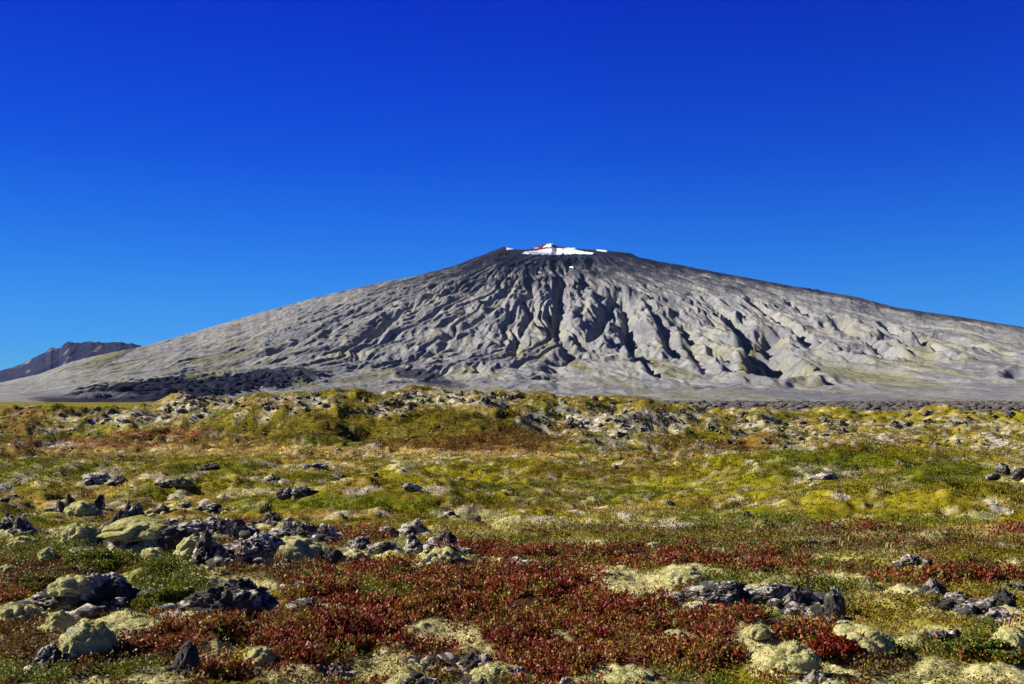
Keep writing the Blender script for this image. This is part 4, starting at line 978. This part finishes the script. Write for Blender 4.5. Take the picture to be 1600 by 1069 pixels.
for d0, d1, n in ((11, 22, 70000), (20, 55, 170000), (44, 95, 130000)):
    x, y, c, W = candidates(n, d0, d1)
    q = rng.random(len(x)) < np.where(c[:, 2] < .12, .85, .5); x, y, c = x[q], y[q], c[q]; dist = np.hypot(x, y)
    parts.append(blades(x, y, c, 5, .03 + .0010 * np.minimum(dist, 60), .006 + .0010 * np.minimum(dist, 70)))
V, Fq, C = join(parts); o = mesh_obj("heath_grass", V, Fq, M_BLADE, col=C, smooth=False); tag(o, "short olive and straw coloured heath grass over the hummocks", kind="stuff")

# felt of moss fibres over the near moss mounds
parts = []
for d0, d1, n in ((4.2, 8, 80000), (8, 14, 50000)):
    x, y, c, W = candidates(n, d0, d1); q = W['moss'] > .45; x, y, c = x[q], y[q], c[q]; dist = np.hypot(x, y)
    V, Fq, C = blades(x, y, c, 3, .005 + .0007 * dist, .003 + .0005 * dist); V[:, 2] += .012 + np.repeat(Hmicro(x, y), 9); parts.append((V, Fq, C))
V, Fq, C = join(parts); o = mesh_obj("moss_undergrowth", V, Fq, M_BLADE, col=C, smooth=False); tag(o, "felt of pale woolly moss fibres over the near mounds", kind="stuff")

# single shrubs that stand out
def tube(path, r):
    path = np.asarray(path, float); n = len(path); t = np.gradient(path, axis=0); t /= np.linalg.norm(t, axis=1)[:, None] + 1e-9
    s = np.cross(t, [0.3, .9, .1]); s /= np.linalg.norm(s, axis=1)[:, None] + 1e-9; b = np.cross(t, s); k = 5
    a = np.arange(k) / k * 2 * np.pi; rr = np.linspace(r, r * .4, n)[:, None, None]
    V = path[:, None] + (s[:, None] * np.cos(a)[None, :, None] + b[:, None] * np.sin(a)[None, :, None]) * rr
    i = np.arange(n * k).reshape(n, k); Fq = np.stack([i[:-1], np.roll(i, -1, 1)[:-1], np.roll(i, -1, 1)[1:], i[1:]], -1).reshape(-1, 4)
    return V.reshape(-1, 3), Fq
def shrub(label, box, pal, leaf, n, name="dwarf_shrub"):
    x0, y0, w, dep, h = place(*box, .8); zb = float(Hmid(np.array([x0]), np.array([y0]))[0]); h = min(h, .22 * w)
    root = empty(name, (x0, y0, zb)); tag(root, label, "shrub")
    tubes = []
    for k in range(16):
        a = rng.uniform(0, 6.28); rr = rng.uniform(.3, .9); e = np.array([np.cos(a) * w / 2 * rr, np.sin(a) * dep / 2 * rr, h * rng.uniform(.6, .95)])
        m = e * np.array([.35, .35, .6]); V, Fq = tube([(0, 0, -.02), m, e], .006); tubes.append((V, Fq, V))
    V, Fq, _ = join(tubes); mesh_obj("stems", V, Fq, M_STEM, parent=root)
    a = rng.uniform(0, 6.28, n); rr = np.sqrt(rng.random(n)); lx = np.cos(a) * rr; ly = np.sin(a) * rr
    lump = 1 + .6 * perlin(lx * 2.2 + x0 * 9, ly * 2.5, 3); top = np.sqrt(np.clip(1.02 - rr ** 2, 0, 1)) * lump
    t = rng.uniform(.25, 1, n) ** .6
    P = np.stack([lx * w / 2 * lump, ly * dep / 2 * lump, h * top * t + .01], -1)
    e = rng.uniform(-.2, 1.3, n); a2 = rng.uniform(0, 6.28, n); ax = np.stack([np.cos(a2) * np.cos(e), np.sin(a2) * np.cos(e), np.sin(e)], -1)
    L = rng.uniform(leaf * .6, leaf * 1.2, n); V, Fq, C = leaf_mesh(P, ax, L, L * .6, pickcol(pal, n)); mesh_obj("foliage", V, Fq, M_LEAF, parent=root, col=C, smooth=False)
shrub("dense green crowberry shrub between the mossy boulder and the low rocks", (112, 216, 846, 892), GRN, .024, 5200)
shrub("large dark green shrub filling the hollow left of the big dark boulder", (212, 306, 878, 956), GRN, .024, 6500)
shrub("dark brown green shrub on the left edge", (34, 120, 868, 926), np.concatenate([GRN, BRN]), .02, 4200)
shrub("reddish topped dark green shrub before the pale lichened rocks", (580, 656, 866, 914), np.concatenate([GRN, RED[:3]]), .026, 3600)
shrub("green shrub beside tall orange stalks near the right edge", (1492, 1560, 986, 1030), GRN, .024, 3600)
shrub("dark shrub with orange stalks at the right edge", (1560, 1606, 985, 1040), np.concatenate([GRN, BRN]), .022, 2800)
shrub("scarlet bilberry shrub surrounded by pale moss on the right", (1262, 1350, 1000, 1040), RED[:5], .030, 3400)
shrub("red and green bilberry shrub below the rock fin", (1212, 1286, 978, 1012), np.concatenate([RED, GRN[:2]]), .028, 3000)

# dry grass stalks
def stalks(label, px, py, hpx, n, col, spread=.025):
    x0, y0 = [float(q[0]) for q in hit(Hmid, [px], [py])]; zb = float(Hmid(np.array([x0]), np.array([y0]))[0])
    m = plain("dry_stalk", col, .7, .2, 30); hh = hpx * y0 / FPX; tubes = []
    for k in range(n):
        bx, by = rng.normal(0, spread, 2); lx, ly = rng.normal(0, .16, 2) * hh; s = rng.uniform(.6, 1.05) * hh; t = np.linspace(0, 1, 7)[:, None]
        path = np.concatenate([bx + lx * t ** 2, by + ly * t ** 2, t * s - .02], 1)
        V, Fq = tube(path, .0028); tubes.append((V, Fq, V))
        hd = np.linspace(0, 1, 5)[:, None]; V, Fq = tube(path[-1] + np.concatenate([.01 * hd, 0 * hd, .05 * hd], 1), .006); tubes.append((V, Fq, V))
    V, Fq, _ = join(tubes); o = mesh_obj("grass_tuft", V, Fq, m, loc=(x0, y0, zb)); tag(o, label, "grass tuft")
ST = (.42, .30, .12); OR = (.40, .17, .04)
for a in [("thin straw grass stalks rising in front of the green turf", 518, 806, 44, 7, ST), ("sparse straw stalks behind the red heath left of the white stones", 548, 800, 36, 5, ST), ("tall straw stalk on the bank above lime moss", 1325, 878, 40, 3, ST),
          ("straw stalks right of the lone stalk above lime moss", 1392, 876, 34, 4, ST), ("orange stalks standing in the dark shrub at the right edge", 1582, 1012, 52, 7, OR), ("brown stalks above the dark shrub on the left edge", 49, 900, 36, 5, OR),
          ("bent orange stalks among scarlet leaves on pale moss", 1335, 1022, 34, 9, OR), ("golden grass blades right of the white lichened block", 436, 892, 30, 14, (.40, .26, .05)), ("pale dry grass stalks beside the dark upright rock", 172, 800, 34, 8, ST), ("dry stalks in front of the white lichened block", 372, 885, 30, 6, (.42, .2, .1))]:
    stalks(*a)

# ------------------------------------------------------------------ air
hm = bpy.data.materials.new("air"); hm.use_nodes = True; hn = hm.node_tree; hn.nodes.remove(hn.nodes["Principled BSDF"])
pv = hn.nodes.new("ShaderNodeVolumePrincipled"); pv.inputs["Color"].default_value = (.30, .52, 1.0, 1); pv.inputs["Density"].default_value = HAZE; pv.inputs["Anisotropy"].default_value = 0
hn.links.new(pv.outputs[0], hn.nodes["Material Output"].inputs["Volume"])
if HAZE > 0:
    q = np.array([(a, b, c) for a in (-12000, 12000) for b in (-10500, 14500) for c in (-60, 1420)], F32)
    hz_o = mesh_obj("haze", q, np.array([(0, 1, 3, 2), (4, 6, 7, 5), (0, 4, 5, 1), (2, 3, 7, 6), (0, 2, 6, 4), (1, 5, 7, 3)]), hm, smooth=False)
    tag(hz_o, "thin clear air between the camera and the volcano", kind="stuff")

# ------------------------------------------------------------------ light and sky
EL, AZ = math.radians(32), math.radians(-82)
sun = bpy.data.lights.new("sun", 'SUN'); sun.energy = 5.0; sun.angle = math.radians(.5); sun.color = (1, .94, .85)
so = bpy.data.objects.new("sun", sun); COL.objects.link(so); so.location = (-60, 0, 60)
from mathutils import Vector
sd = Vector((math.sin(AZ) * math.cos(EL), math.cos(AZ) * math.cos(EL), math.sin(EL)))
so.rotation_euler = sd.to_track_quat('Z', 'Y').to_euler()
w = bpy.data.worlds.new("World"); SC.world = w; w.use_nodes = True; nt = w.node_tree
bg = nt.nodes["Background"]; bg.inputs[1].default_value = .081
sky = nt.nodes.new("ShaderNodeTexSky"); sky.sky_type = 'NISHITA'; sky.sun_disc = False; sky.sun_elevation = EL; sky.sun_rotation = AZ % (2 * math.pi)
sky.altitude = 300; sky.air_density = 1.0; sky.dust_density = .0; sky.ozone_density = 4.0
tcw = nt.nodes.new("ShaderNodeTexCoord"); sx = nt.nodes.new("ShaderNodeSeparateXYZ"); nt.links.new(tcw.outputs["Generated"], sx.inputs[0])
tint = ramp(nt, sx.outputs[2], [(0, (.12, .375, .77)), (.048, (.08, .325, .755)), (.112, (.05, .292, .735)), (.175, (.024, .226, .764)), (.237, (.004, .158, .785)), (.296, (.0, .118, .80)), (.379, (.0, .070, .78)), (.55, (.012, .035, .16)), (.9, (.015, .025, .06))])  # stops above the view are darkened to cut the blue fill light
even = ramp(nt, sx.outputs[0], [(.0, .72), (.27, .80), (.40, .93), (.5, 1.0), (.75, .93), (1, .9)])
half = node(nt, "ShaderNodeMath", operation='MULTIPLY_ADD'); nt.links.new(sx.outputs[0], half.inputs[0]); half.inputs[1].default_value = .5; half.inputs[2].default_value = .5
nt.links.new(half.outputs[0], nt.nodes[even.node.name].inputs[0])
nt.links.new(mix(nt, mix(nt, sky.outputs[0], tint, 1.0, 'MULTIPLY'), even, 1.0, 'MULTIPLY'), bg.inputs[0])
vs = SC.view_settings; SC.display_settings.display_device = 'sRGB'; vs.view_transform = 'Standard'; vs.look = 'None'; vs.exposure = 1.2; vs.gamma = 1; vs.use_curve_mapping = False
SC.cycles.max_bounces = 5; SC.cycles.diffuse_bounces = 3; SC.cycles.glossy_bounces = 1; SC.cycles.transmission_bounces = 2
SC.cycles.use_denoising = True; SC.cycles.denoiser = 'OPENIMAGEDENOISE'; SC.cycles.denoising_input_passes = 'RGB_ALBEDO_NORMAL'; SC.cycles.denoising_prefilter = 'ACCURATE'
